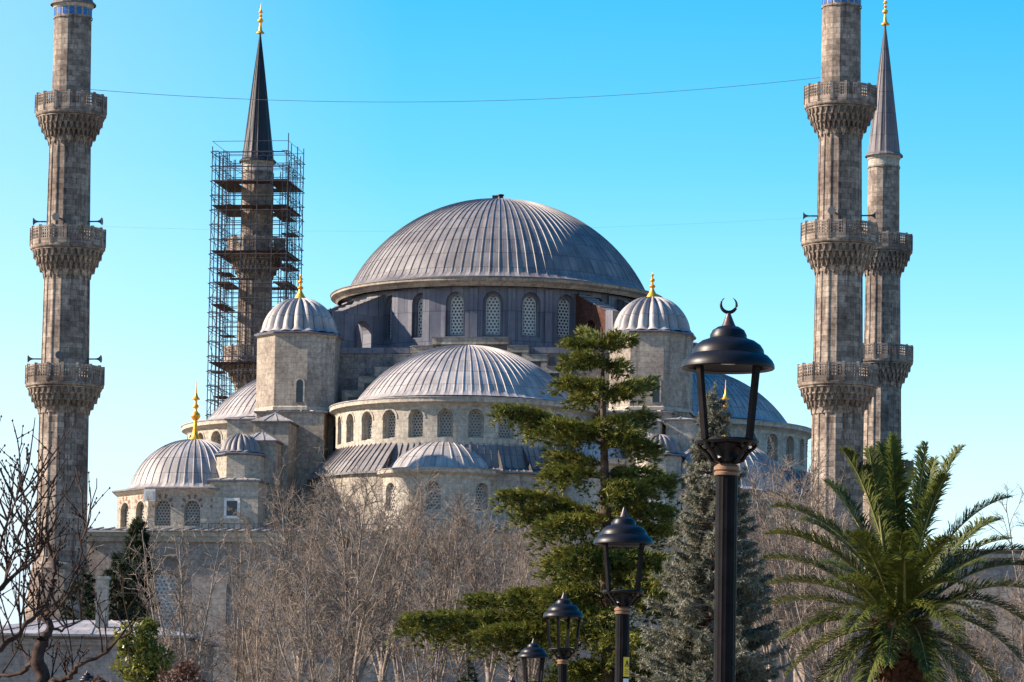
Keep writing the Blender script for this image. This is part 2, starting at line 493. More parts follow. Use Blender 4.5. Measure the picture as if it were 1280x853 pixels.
def window_mesh(name, w, zs, zp, cell, lat, hole=0.33, vouss=False, frame=None):
    """an arched window: dark glass behind a pierced hexagonal lattice; local x along, -y outwards, z up from the sill"""
    mb = MB(); h = w / 2; K = 10; H = zp - zs
    arc = [(-h * math.cos(PI * i / K), H + 1.12 * h * math.sin(PI * i / K)) for i in range(K + 1)]
    out = [(-h, 0)] + arc[:] + [(h, 0)]
    mb.add([(x, .06, z) for x, z in out], [tuple(range(len(out)))], GLASS)
    # frame band
    inn = [(x * (1 - .09 / h) , .06 + z * (1 - .1 / (H + h))) for x, z in out]
    n = len(out)
    mb.add([(x, -.03, z) for x, z in out] + [(x, -.03, z) for x, z in inn], [(i, (i + 1) % n, n + (i + 1) % n, n + i) for i in range(n)], lat)
    rows = int((H + h) / (cell * .866)) + 2; cols = int(w / cell) + 2
    for r in range(rows):
        for c in range(-cols // 2 - 1, cols // 2 + 2):
            cx = (c + (.5 if r % 2 else 0)) * cell; cz = (r + .4) * cell * .866
            top = H + 1.12 * math.sqrt(max(0, h * h - cx * cx)) if abs(cx) < h else -1
            if abs(cx) > h - .02 or cz > top - .04: continue
            O_ = []; I_ = []
            for k in range(6):
                t = PI / 6 + k * PI / 3
                ox, oz = cx + cell * .578 * math.cos(t), cz + cell * .578 * math.sin(t)
                ox = max(-h, min(h, ox))
                O_.append((ox, -.02, max(0, oz)))
                I_.append((max(-h, min(h, cx + cell * hole * math.cos(t))), -.02, cz + cell * hole * math.sin(t)))
            mb.add(O_ + I_, [(k, (k + 1) % 6, 6 + (k + 1) % 6, 6 + k) for k in range(6)], lat)
    if vouss:
        nv = 11
        for k in range(nv):
            a0 = PI * (k + .08) / nv; a1 = PI * (k + .92) / nv
            r0, r1 = h * 1.08, h * (1.6 if k % 2 == 0 else 1.35) * (.85 if k in (0, 10) else 1)
            P = []
            for r, a in ((r0, a0), (r1, a0), (r1, a1), (r0, a1)):
                P.append((-r * math.cos(a), -.43, H + 1.05 * r * math.sin(a)))
            Q = [(x, -.40, z) for x, y, z in P]
            mb.add(P + Q, [(0, 1, 2, 3), (0, 1, 5, 4), (1, 2, 6, 5), (2, 3, 7, 6), (3, 0, 4, 7)], REDST if k % 2 == 0 else STONE_L)
    if frame:
        for i in range(n - 1):
            a, b = out[i], out[i + 1]
            mb.bar((a[0] * 1.06, -.42, a[1]), (b[0] * 1.06, -.42, b[1]), .16, frame, .1, (0, 1, 0))
    o = mb.build(name, None, 0)
    return o

def lead_dome(name, prof, seams, mat, c=(0, 0), parent=None, rib=0.07, frac=0.14, arc=None, lobes=0.0):
    """shell of revolution with standing seams (or melon lobes); profile from rim to crown"""
    mb = MB(); V, UVs, Fc = [], [], []
    if lobes:
        cols = [i / 8.0 for i in range(8)]
    else:
        cols = [0, .5 - frac, .5 - frac * .45, .5 + frac * .45, .5 + frac]
    a0, a1 = arc or (0, seams)
    pos = [(k + c_, c_) for k in range(a0, a1) for c_ in cols] + [(a1, 0)]
    n = len(pos); Ln = 0; pl = None; nr = len(prof)
    for i, (r, z) in enumerate(prof):
        if pl: Ln += math.hypot(r - pl[0], z - pl[1])
        pl = (r, z)
        if i == 0: tr, tz = prof[1][0] - r, prof[1][1] - z
        else: tr, tz = r - prof[i - 1][0], z - prof[i - 1][1]
        ll = math.hypot(tr, tz) or 1; nrr, nrz = tz / ll, -tr / ll
        fade = min(1.0, r / (prof[0][0] * .25))
        for (p, c_) in pos:
            t = 2 * PI * p / seams
            if lobes: e = lobes * (abs(math.sin(PI * c_)) - .7) * fade * (0.35 if i < 2 else 1)
            else: e = rib * fade * (0 if i == 0 else .4 if i < 3 else 1) if abs(c_ - .5) < frac * .5 else 0.0
            rr, zz = r + nrr * e, z + nrz * e
            V.append(L(c[0] + rr * math.sin(t), c[1] + rr * math.cos(t), zz)); UVs.append((p + .5, Ln))
    for i in range(nr - 1):
        for k in range(n - 1):
            a = i * n + k
            Fc.append((a, a + 1, a + n + 1, a + n))
    mb.add(V, Fc, mat, UVs)
    return mb.build(name, parent, 32)

def cap_profile(r, z0, h, flare=0.0, fz=0.0, n=20):
    R = (r * r + h * h) / (2 * h); half = math.asin(min(1, r / R)) if h <= r else PI - math.asin(r / R)
    P = []
    if flare:
        P += [(r + flare, z0 - fz), (r + flare * .55, z0 - fz * .72), (r + flare * .2, z0 - fz * .3)]
    for i in range(n + 1):
        t = half * (1 - i / n) 
        P.append((max(.02, R * math.sin(t)), z0 + h - R + R * math.cos(t)))
    return P

def finial(name, parent, c, z0, h, w, mat=GOLD, bell=False):
    """gilded alem: bell foot, three graded bulbs, needle"""
    mb = MB()
    pr = [(.50, 0), (.47, .02), (.40, .05), (.26, .08), (.20, .12), (.17, .20), (.13, .29), (.12, .34), (.22, .36), (.32, .395), (.34, .42), (.30, .45), (.16, .48), (.10, .50),
          (.10, .535), (.18, .55), (.22, .57), (.18, .59), (.09, .61), (.09, .67), (.28, .685), (.28, .695), (.18, .72), (.12, .755), (.07, .79), (.04, .86), (.012, 1.0)]
    if bell: pr = [(.5, 0), (.49, .03), (.40, .12), (.26, .24), (.14, .36), (.10, .43), (.18, .46), (.21, .50), (.17, .54), (.08, .57), (.08, .66), (.15, .69), (.17, .72), (.14, .76), (.06, .79), (.05, .86), (.10, .90), (.10, .93), (.03, .96), (.01, 1.0)]
    mb.lathe([(r * w, z0 + z * h) for r, z in pr], 20, mat, (c[0], -c[1]))
    return mb.build(name, parent, 40)

def oct_pts(cu, cv, ap, z, n=8, rot=PI / 8):
    R = ap / math.cos(PI / n)
    return [L(cu + R * math.sin(rot + 2 * PI * k / n), cv + R * math.cos(rot + 2 * PI * k / n), z) for k in range(n)]

def oct_ring(mb, cu, cv, prof, mat, n=8, top=None):
    """prof: (apothem, z) list of an octagonal solid"""
    rings = [oct_pts(cu, cv, a, z, n) for a, z in prof]
    for A, B in zip(rings[:-1], rings[1:]):
        for k in range(n):
            mb.quad(A[k], A[(k + 1) % n], B[(k + 1) % n], B[k], mat)
    mb.add(rings[-1], [tuple(range(n))], top or mat)

def hip_roof(mb, u0, u1, v0, v1, z, h, mat, over=.18, ribs=0.9, flat=0.0):
    """lead hip roof: thin slab then slopes meeting in a point (or a small flat); standing seams on each slope"""
    u0 -= over; u1 += over; v0 -= over; v1 += over
    fbox(mb, u0, u1, v0, v1, z, z + .12, LEAD_D, mat)
    cu, cv = (u0 + u1) / 2, (v0 + v1) / 2
    du, dv = (u1 - u0) / 2, (v1 - v0) / 2
    if du > dv: T = [(cu - (du - dv) - flat, cv), (cu + (du - dv) + flat, cv)]; T = [T[0], T[1], T[1], T[0]]
    else: T = [(cu, cv - (dv - du)), (cu, cv + (dv - du))]; T = [T[0], T[0], T[1], T[1]]
    B = [(u0, v0), (u1, v0), (u1, v1), (u0, v1)]
    for k in range(4):
        a, b = B[k], B[(k + 1) % 4]; c, d = T[(k + 1) % 4], T[k]
        pa, pb_, pc, pd = L(*a, z + .12), L(*b, z + .12), L(*c, z + .12 + h), L(*d, z + .12 + h)
        mb.quad(pa, pb_, pc, pd, mat)
        ln = math.hypot(a[0] - b[0], a[1] - b[1]); n = max(1, int(ln / ribs))
        for i in range(1, n):
            t = i / n
            p = Vector(pa).lerp(Vector(pb_), t); q = Vector(pd).lerp(Vector(pc), t)
            mb.bar(p + Vector((0, 0, .02)), q + Vector((0, 0, .02)), .07, mat, .08)

def cornice_ring(mb, cu, cv, r, z0, z1, mat, lead, n=96, a0=0, a1=2 * PI):
    prof = [(r - .55, z0 - .25), (r - .35, z0 - .02), (r - .3, z0), (r - .08, z0 + .12), (r, z0 + .16), (r, z1 - .08)]
    V, UVs, Fc = [], [], []
    def ring(pr, mt):
        V, UVs, Fc = [], [], []
        for i, (rr, z) in enumerate(pr):
            for k in range(n + 1):
                t = a0 + (a1 - a0) * k / n
                V.append(L(cu + rr * math.sin(t), cv + rr * math.cos(t), z)); UVs.append((t * r, z + i * .1))
        for i in range(len(pr) - 1):
            for k in range(n):
                a = i * (n + 1) + k
                Fc.append((a, a + 1, a + n + 2, a + n + 1))
        mb.add(V, Fc, mt, UVs)
    ring(prof, mat)
    ring([(r, z1 - .08), (r + .06, z1 - .07), (r + .06, z1), (r - 2.6, z1 + .16)], lead)

# --- main dome and its drum
DR = 12.55
md = lead_dome('main_dome', cap_profile(12.25, 44.0, 7.6, .95, .5, 26), 100, LEAD, (0, 0), mosque, rib=.06, frac=.10)
kb = MB()
kb.lathe([(.75, 51.52), (.7, 51.66), (.3, 51.72), (.22, 51.95), (.32, 52.0), (.3, 52.1), (.05, 52.14)], 14, SPIRE_D, (0.1, 0))
kb.box(-.55, .05, -.2, .2, 51.7, 52.02, SPIRE_D)
kb.build('crown_knob', md)
dd = MB()
NW = 26
half = PI * DR / NW
rmap = ring_map(0, 0, DR)
wz0, wzp, ww = 38.95, 41.45, 1.15
win_a = window_mesh('window', ww, wz0, wzp, .29, STUCCO, .34)
drum_wins = []
for k in range(NW):
    sc = (2 * k + 1) * half
    ang = sc / DR
    vis = math.cos(ang) > -.25
    rec = .0
    # lead-clad pier between the windows, and the recessed bay with its arched window
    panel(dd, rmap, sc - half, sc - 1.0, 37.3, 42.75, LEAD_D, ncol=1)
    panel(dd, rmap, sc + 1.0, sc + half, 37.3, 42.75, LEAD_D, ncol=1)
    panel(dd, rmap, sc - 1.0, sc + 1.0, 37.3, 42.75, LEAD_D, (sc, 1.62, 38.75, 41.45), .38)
    inner = ring_map(0, 0, DR - .38)
    f = (DR - .38) / DR
    panel(dd, inner, (sc - 1.0) * f, (sc + 1.0) * f, 38.4, 42.7, LEAD_D, (sc * f, ww, wz0, wzp) if vis else None, .4)
    # pilaster strip on the pier
    for e in (-1,):
        s = sc + e * half
        p = ring_map(0, 0, DR + .16)
        w2 = .30
        dd.add([p(s - w2, 37.3, 0), p(s + w2, 37.3, 0), p(s + w2, 42.6, 0), p(s - w2, 42.6, 0), rmap(s - w2, 37.3, 0), rmap(s + w2, 37.3, 0), rmap(s + w2, 42.6, 0), rmap(s - w2, 42.6, 0)],
               [(0, 1, 2, 3), (0, 3, 7, 4), (1, 2, 6, 5), (2, 3, 7, 6)], LEAD_D)
    if vis: drum_wins.append(ang)
cornice_ring(dd, 0, 0, 13.8, 42.95, 43.38, STONE, LEAD, 120)
cornice_ring(dd, 0, 0, 13.2, 37.7, 38.0, LEAD_D, LEAD_D, 96)
drum = dd.build('dome_drum', mosque, 25)
def place_windows(src, parent, cu, cv, r, z, angles, depth):
    first = True
    for a in angles:
        p = L(cu + (r - depth) * math.sin(a), cv + (r - depth) * math.cos(a), z)
        if first:
            o = src; o.parent = parent; o.location = p; o.rotation_euler = (0, 0, a); first = False
        else:
            o = dup(src, parent, p, a)
place_windows(win_a, drum, 0, 0, DR, wz0, drum_wins, .62)

# flying buttresses beside the drum: lead-clad walls pierced by an arch
def fin(th, brick=False):
    mb = MB(); r0, r1 = 12.5, 18.0; t = .55
    er = (math.sin(th), math.cos(th)); et = (math.cos(th), -math.sin(th))
    for sgn in (-1, 1):
        mp = lambda s, z, d, sg=sgn: L(er[0] * s + et[0] * (t - d) * sg, er[1] * s + et[1] * (t - d) * sg, z)
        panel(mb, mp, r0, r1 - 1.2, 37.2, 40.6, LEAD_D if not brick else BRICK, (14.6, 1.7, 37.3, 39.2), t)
        P = [mp(r0, 40.6, 0), mp(r1 - 1.2, 40.6, 0), mp(r1 - 1.2, 40.75, 0), mp(r0, 42.5, 0)]
        mb.add(P, [(0, 1, 2, 3)], LEAD_D if not brick else BRICK, [(0, 0), (4, 0), (4, .2), (0, 2)])
        P = [mp(r1 - 1.2, 37.2, 0), mp(r1, 37.2, 0), mp(r1 - .2, 40.6, 0), mp(r1 - 1.2, 40.75, 0)]
        mb.add(P, [(0, 1, 2, 3)], LEAD_D)
    tp = lambda s, z, w: Vector(L(er[0] * s + et[0] * w, er[1] * s + et[1] * w, z))
    mb.quad(tp(r0, 42.5, -t - .15), tp(r1 - 1.2, 40.75, -t - .15), tp(r1 - 1.2, 40.75, t + .15), tp(r0, 42.5, t + .15), LEAD)
    for i in range(1, 6):
        s = r0 + (r1 - 1.2 - r0) * i / 6; z = 42.5 - 1.75 * i / 6
        mb.bar(tp(s, z + .03, -t - .15), tp(s, z + .03, t + .15), .08, LEAD, .1)
    mb.quad(tp(r1 - 1.2, 40.75, -t), tp(r1 - .2, 40.6, -t), tp(r1 - .2, 40.6, t), tp(r1 - 1.2, 40.75, t), LEAD)
    mb.quad(tp(r1, 37.2, -t), tp(r1 - .2, 40.6, -t), tp(r1 - .2, 40.6, t), tp(r1, 37.2, t), LEAD)
    mb.build('buttress', drum, 20)
for s_ in (-1, 1):
    for d_ in (41, 62, 118, 139):
        fin(math.radians(s_ * d_), s_ == 1 and d_ == 41)
# --- square base under the drum, with stepped arch walls on the four sides
bb = MB()
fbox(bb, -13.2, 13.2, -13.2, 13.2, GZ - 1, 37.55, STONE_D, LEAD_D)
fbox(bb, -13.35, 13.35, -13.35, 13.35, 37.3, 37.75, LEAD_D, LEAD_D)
bb.build('dome_base', mosque, 0)
def step_wall(rot):
    mb = MB(); c, s = math.cos(rot), math.sin(rot)
    steps = [(0, 3.0, 38.4), (3.0, 4.6, 37.75), (4.6, 6.1, 37.05), (6.1, 7.6, 36.1), (7.6, 8.9, 35.3), (8.9, 10.2, 34.2), (10.2, 11.2, 33.0)]
    def bx(u0, u1, v0, v1, z0, z1, m, top=None):
        P = [(u0, v0), (u1, v0), (u1, v1), (u0, v1)]
        P = [(u * c + v * s, -u * s + v * c) for u, v in P]
        V = [L(*p, z0) for p in P] + [L(*p, z1) for p in P]
        mb.add(V, [(0, 1, 5, 4), (1, 2, 6, 5), (2, 3, 7, 6), (3, 0, 4, 7)], m)
        mb.add(V[4:], [(0, 1, 2, 3)], top or m)
    for sg in (-1, 1):
        for i, (a, b, z) in enumerate(steps):
            if sg == -1 and i == 0: a, b = -3.0, 3.0
            elif i == 0: continue
            else: a, b = sorted((sg * a, sg * b))
            bx(a, b, 13.25, 14.0, 30, z - .5, STONE_D)
            bx(a - .05, b + .05, 13.22, 14.2, z - .5, z, STONE, STONE)
            bx(a - .08, b + .08, 13.2, 14.26, z + .003, z + .07, LEAD, LEAD_L)
            if i < 6:
                x = b if sg == 1 else a
                zn = steps[i + 1][2] - .5
                bx(x - .46 if sg == 1 else x - .04, x + .04 if sg == 1 else x + .46, 13.3, 14.17, zn, z - .5, STONE)
                if i == 0:
                    bx(a - .04, a + .46, 13.3, 14.17, zn, z - .5, STONE)
    mb.build('stepped_arch_wall', mosque, 0)
for k in range(4): step_wall(k * PI / 2)

# --- four half domes with their windowed drums, skirts and lower apse bodies
SR, SC_ = 10.25, 15.5
win_b = window_mesh('window', .92, 29.5, 30.95, .25, LATT, .31)
win_b_used = [False]
def half_dome(rot, nvis):
    cu, cv = SC_ * math.sin(rot), SC_ * math.cos(rot)
    lead_dome('half_dome', cap_profile(8.45, 33.25, 4.35, .75, .5, 18), 78, LEAD_L, (cu, cv), mosque, rib=.055, frac=.09)
    mb = MB(); m0 = ring_map(cu, cv, SR)
    step = math.radians(13.1); hw = step * SR / 2
    angs = []
    for k in range(-7, 8):
        a = rot + k * step; sc = a * SR; vis = abs(k) <= 7 and nvis(a)
        panel(mb, m0, sc - hw, sc + hw, 28.6, 31.95, STONE_L, (sc, 1.22, 29.4, 30.9), .32, 2)
        m1 = ring_map(cu, cv, SR - .32); f = (SR - .32) / SR
        panel(mb, m1, (sc - hw) * f, (sc + hw) * f, 28.6, 31.9, STONE_L, (sc * f, .92, 29.5, 30.95) if vis else None, .35, 2)
        if vis: angs.append(a)
        # thin raised archivolt round each recess
        K = 8
        for i in range(K):
            t0, t1 = PI * i / K, PI * (i + 1) / K
            mo = ring_map(cu, cv, SR + .05)
            P = [mo(sc - r * math.cos(t), 30.9 + 1.12 * r * math.sin(t), 0) for r, t in ((.64, t0), (.78, t0), (.78, t1), (.64, t1))]
            Q = [m0(sc - r * math.cos(t), 30.9 + 1.12 * r * math.sin(t), 0) for r, t in ((.64, t0), (.78, t0), (.78, t1), (.64, t1))]
            mb.add(P + Q, [(0, 1, 2, 3), (0, 1, 5, 4), (2, 3, 7, 6)], STONE_L)
    cornice_ring(mb, cu, cv, 10.75, 31.95, 32.5, STONE_L, LEAD_L, 72, rot - math.radians(104), rot + math.radians(104))
    d = mb.build('half_dome_drum', mosque, 25)
    if angs:
        src = win_b if not win_b_used[0] else win_b.copy()
        if win_b_used[0]: link(src)
        win_b_used[0] = True
        place_windows(src, d, cu, cv, SR, 29.5, angs, .55)
    # lead skirt under the drum
    sk = MB(); n = 18; A0, A1 = rot - math.radians(100), rot + math.radians(100)
    for k in range(n):
        t0 = A0 + (A1 - A0) * k / n; t1 = A0 + (A1 - A0) * (k + 1) / n
        rel = math.degrees((t0 + t1) / 2 - rot); mid = -24 < rel < 42
        kr, kz = (11.15, 27.1) if mid else (11.5, 27.75)
        p = lambda r, z, t: Vector(L(cu + r * math.sin(t), cv + r * math.cos(t), z))
        sk.add([p(SR - .1, 29.15, t0), p(SR - .1, 29.15, t1), p(kr, kz, t1), p(kr, kz, t0)], [(0, 1, 2, 3)], LEAD, [(k, 0), (k + 1, 0), (k + 1, 3), (k, 3)])
        sk.add([p(kr, kz, t0), p(kr, kz, t1), p(12.4, 26.75, t1), p(12.4, 26.75, t0)], [(0, 1, 2, 3)], LEAD, [(k, 0), (k + 1, 0), (k + 1, 3), (k, 3)])
        sk.add([p(12.4, 26.75, t0), p(12.4, 26.75, t1), p(12.4, 26.6, t1), p(12.4, 26.6, t0)], [(0, 1, 2, 3)], LEAD)
        for te in (t0, t1):
            sk.add([p(SR - .1, 29.15, te), p(11.5, 27.75, te), p(12.4, 26.75, te), p(11.15, 27.1, te)], [(0, 1, 2, 3)], LEAD)
        for j in range(4):
            t = t0 + (t1 - t0) * j / 4
            sk.bar(p(SR - .1, 29.17, t), p(kr, kz + .02, t), .06, LEAD, .08); sk.bar(p(kr, kz + .02, t), p(12.35, 26.78, t), .06, LEAD, .08)
    sk.build('skirt_roof', mosque, 0)
    wb = MB()
    wb_m = ring_map(cu, cv, 12.1)
    for k in range(24):
        s0 = (A0 + (A1 - A0) * k / 24) * 12.1; s1 = (A0 + (A1 - A0) * (k + 1) / 24) * 12.1
        panel(wb, wb_m, s0, s1, GZ - 1, 26.6, STONE)
    wb.build('apse_wall', mosque, 20)
half_dome(0, lambda a: True)
half_dome(PI / 2, lambda a: math.cos(a) > -.1)
half_dome(-PI / 2, lambda a: math.cos(a) > -.1)
half_dome(PI, lambda a: False)

# --- exedra half domes low on the front and sides
win_c = window_mesh('window', 1.2, 23.6, 25.1, .26, LATT, .31)
wc_used = [False]
def exedra(cu, cv, rot, r, zb, h, wins=True):
    lead_dome('exedra_dome', cap_profile(r, zb + .25, h, .5, .3, 12), max(20, int(r * 7.2)), LEAD_L, (cu, cv), mosque, rib=.05, frac=.11)
    mb = MB(); R = r + .75; m0 = ring_map(cu, cv, R); n = 9; span = math.radians(200)
    hw = span / n * R / 2; angs = []
    for k in range(n):
        a = rot + (k - (n - 1) / 2) * span / n; sc = a * R
        ok = wins and k % 2 == 0
        panel(mb, m0, sc - hw, sc + hw, GZ, zb - .55, STONE_L, (sc, 1.2, zb - 3.2, zb - 1.75) if ok else None, .35, 2)
        if ok: angs.append(a)
    cornice_ring(mb, cu, cv, R + .4, zb - .55, zb - .02, STONE_L, LEAD_L, 48, rot - span / 2, rot + span / 2)
    d = mb.build('exedra_drum', mosque, 25)
    if angs:
        src = win_c if not wc_used[0] else link(win_c.copy())
        wc_used[0] = True
        place_windows(src, d, cu, cv, R, zb - 3.2, angs, .35)
exedra(-.3, 24.0, 0, 4.3, 26.85, 2.25)
exedra(24.0, .3, PI / 2, 4.3, 26.85, 2.25)
exedra(-24.0, .3, -PI / 2, 4.3, 26.85, 2.25)
exedra(11.0, 21.0, math.radians(40), 2.3, 28.0, 1.5, False)
exedra(21.2, 11.0, math.radians(50), 2.3, 28.0, 1.5, False)

# --- octagonal weight turrets at the corners of the dome square
def turret(cu, cv):
    mb = MB()
    oct_ring(mb, cu, cv, [(3.15, GZ), (3.15, 38.35)], STONE, 8)
    oct_ring(mb, cu, cv, [(3.16, 38.3), (3.3, 38.42)], STONE, 8)
    oct_ring(mb, cu, cv, [(3.36, 38.42), (3.40, 38.56), (3.0, 38.75)], LEAD_D, 8, LEAD)
    oct_ring(mb, cu, cv, [(3.3, 32.35), (3.3, 32.6), (3.16, 32.7)], STONE_L, 8)
    t = mb.build('weight_turret', mosque, 0)
    lead_dome('turret_dome', cap_profile(2.95, 39.05, 2.55, .38, .35, 14), 20, LEAD_L, (cu, cv), t, lobes=.30)
    finial('finial', t, (cu, cv), 41.4, 2.15, 1.15, bell=True)
    # little arched recess low in the front face
    rc = MB(); th = 0.0
    mp = flat_map(cu, cv + 3.17, 0)
    K = 8; h = .34; out = [(-h, 33.0)] + [(-h * math.cos(PI * i / K), 34.5 + h * math.sin(PI * i / K)) for i in range(K + 1)] + [(h, 33.0)]
    rc.add([mp(s + .75, z, 0) for s, z in out], [tuple(range(len(out)))], GLASS)
    for a, b in zip(out[:-1], out[1:]):
        rc.bar(mp(a[0] + .75, a[1], -.02), mp(b[0] + .75, b[1], -.02), .12, STONE_L, .08, (0, 1, 0))
    rc.build('window', t, 0)
for cu, cv in ((-13.8, 14), (14.4, 14), (-14, -14), (14, -14)): turret(cu, cv)

# --- stepped piers beside the front half dome, with hip roofs and a small turret
def pier(m):
    def X(a, b): return sorted((m * a, m * b))
    mb = MB()
    def blk(a, b, v0, v1, z, hh, st=STONE):
        u0, u1 = X(a, b)
        fbox(mb, u0, u1, v0, v1, GZ, z, st, LEAD_L)
        hip_roof(mb, u0, u1, v0, v1, z, hh, LEAD_L)
    blk(-16.4, -11.0, 12.5, 17.6, 32.1, .35, STONE)
    blk(-18.3, -16.2, 13.5, 19.6, 31.3, .25, STONE_L)
    blk(-15.9, -13.1, 17.8, 21.0, 31.0, .75, STONE)
    blk(-16.4, -13.6, 21.2, 23.4, 29.25, .7, STONE)
    p = mb.build('stepped_pier', mosque, 0)
    # lower block with the small ribbed turret
    mb = MB()
    u0, u1 = X(-18.1, -14.3)
    fbox(mb, u0, u1, 19.8, 26.2, GZ, 25.95, STONE_L, LEAD_L)
    hip_roof(mb, u0, u1, 19.8, 26.2, 25.95, .5, LEAD_L, .25, flat=.2)
    oct_ring(mb, m * 16.2 * -1, 24.0, [(1.72, 26.0), (1.72, 28.05)], STONE_L)
    oct_ring(mb, m * 16.2 * -1, 24.0, [(1.9, 28.06), (1.92, 28.18), (1.6, 28.3)], LEAD_D, 8, LEAD)
    t = mb.build('stair_turret', mosque, 0)
    lead_dome('turret_dome', cap_profile(1.55, 28.5, 1.3, .25, .2, 12), 18, LEAD, (m * -16.2, 24.0), t, lobes=.13)
    wb = MB(); c = m * -16.3
    wb.quad(L(c - .42, 26.215, 23.3), L(c + .42, 26.215, 23.3), L(c + .42, 26.215, 24.45), L(c - .42, 26.215, 24.45), GLASS)
    for a, b in (((c - .52, 23.2), (c - .52, 24.55)), ((c + .52, 23.2), (c + .52, 24.55)), ((c - .6, 24.55), (c + .6, 24.55)), ((c - .6, 23.2), (c + .6, 23.2))):
        wb.bar(L(a[0], 26.25, a[1]), L(b[0], 26.25, b[1]), .2, WHITE, .1, (0, 1, 0))
    wb.build('window', t, 0)
pier(1); pier(-1)

# --- corner domes of the hall
win_d = window_mesh('window', 1.25, 22.6, 24.0, .25, LATT, .31, vouss=True)
wd_used = [False]
def corner_dome(cu, cv, front):
    mb = MB(); AP = 5.55; hw = AP * math.tan(PI / 8); angs = []
    for k in range(8):
        th = k * PI / 4; mp = flat_map(cu + AP * math.sin(th), cv + AP * math.cos(th), th)
        ok = front and math.cos(th) > -.1
        if ok:
            panel(mb, mp, -hw, 0, 21.8, 25.05, STONE_L, (-hw / 2, 1.25, 22.5, 23.75), .4)
            panel(mb, mp, 0, hw, 21.8, 25.05, STONE_L, (hw / 2, 1.25, 22.5, 23.75), .4)
            for s in (-hw / 2, hw / 2): angs.append((mp(s, 22.5, .42), th))
        else: panel(mb, mp, -hw, hw, 21.8, 25.05, STONE_L)
    oct_ring(mb, cu, cv, [(AP + .01, 24.95), (AP + .3, 25.2), (AP + .38, 25.3)], STONE_L, 8, LEAD_L)
    oct_ring(mb, cu, cv, [(AP + .42, 25.303), (AP + .42, 25.4), (AP - .4, 25.55)], LEAD, 8, LEAD_L)
    d = mb.build('corner_drum', mosque, 20)
    for p, a in angs:
        if not wd_used[0]: o = win_d; o.parent = d; wd_used[0] = True
        else: o = link(win_d.copy(), d)
        o.location = p; o.rotation_euler = (0, 0, a)
    s = lead_dome('corner_dome', cap_profile(4.95, 25.9, 3.75, .55, .4, 16), 44, LEAD_L, (cu, cv), mosque, rib=.05, frac=.10)
    finial('finial', s, (cu, cv), 29.5, 4.8, 1.12)
corner_dome(-20.5, 21.0, True); corner_dome(20.9, 21.0, True); corner_dome(-20.5, -21.0, False); corner_dome(20.5, -21.0, False)

# --- outer hall walls with lattice windows in blind arches, lead roof and cornice
hb = MB()
fbox(hb, -27.0, 27.4, -28.6, 28.4, GZ - 1, 21.6, STONE_W, LEAD_L)
for m_, (cu, cv, th), ln in ((0, (0, 29.0, 0), 54.0),):
    mp = flat_map(cu, cv, th)
    ws = [-20.8 + 6.95 * i for i in range(7)]
    cuts = [-27.0] + [(a + b) / 2 for a, b in zip(ws[:-1], ws[1:])] + [27.4]
    for i, w in enumerate(ws):
        panel(hb, mp, cuts[i], cuts[i + 1], GZ - 1, 21.1, STONE_W, (w, 4.3, 12.0, 17.6), .3, 1)
        mi = flat_map(cu, cv - .3, th)
        panel(hb, mi, w - 2.3, w + 2.3, 11.0, 20.6, STONE_W, (w, 2.3, 14.2, 17.6), .28, 1)
fbox(hb, -27.2, 27.6, 28.3, 29.25, 21.1, 21.5, STONE_L)
fbox(hb, -27.35, 27.75, 28.2, 29.4, 21.5, 21.85, STONE_L)
hb.quad(L(-27.5, 29.6, 21.86), L(27.9, 29.6, 21.86), L(27.9, 26.0, 22.35), L(-27.5, 26.0, 22.35), LEAD_L)
hb.quad(L(-27.5, 29.6, 21.86), L(27.9, 29.6, 21.86), L(27.9, 29.6, 21.95), L(-27.5, 29.6, 21.95), LEAD)
for i in range(62):
    u = -27.3 + i * .9
    hb.bar(L(u, 29.6, 21.93), L(u, 26.0, 22.4), .08, LEAD_L, .1)
hall = hb.build('hall_wall', mosque, 0)
win_e = window_mesh('window', 2.3, 14.2, 17.6, .34, STUCCO, .33)
for i, w in enumerate(ws):
    o = win_e if i == 0 else win_e.copy()
    if i: link(o)
    o.parent = hall; o.location = L(w, 28.4, 14.2)
rb = MB()
for i in range(34):
    u = -18 + i * .5
    rb.bar(L(u, 28.9, 22.05), L(u, 28.9, 22.5), .06, STEEL)
rb.bar(L(-18, 28.9, 22.5), L(-1.5, 28.9, 22.5), .06, STEEL)
rb.build('railing', mosque, 0)
fl = MB()
fl.box(-.45, .45, -.12, .12, 0, .9, WHITE); fl.box(-.3, .3, -.14, -.121, .15, .75, STUCCO)
fl.bar((0, .1, .4), (0, .75, .4), .08, STEEL)
fo = fl.build('floodlight', mosque, 0); fo.location = L(-22.55, 27.1, 24.35)

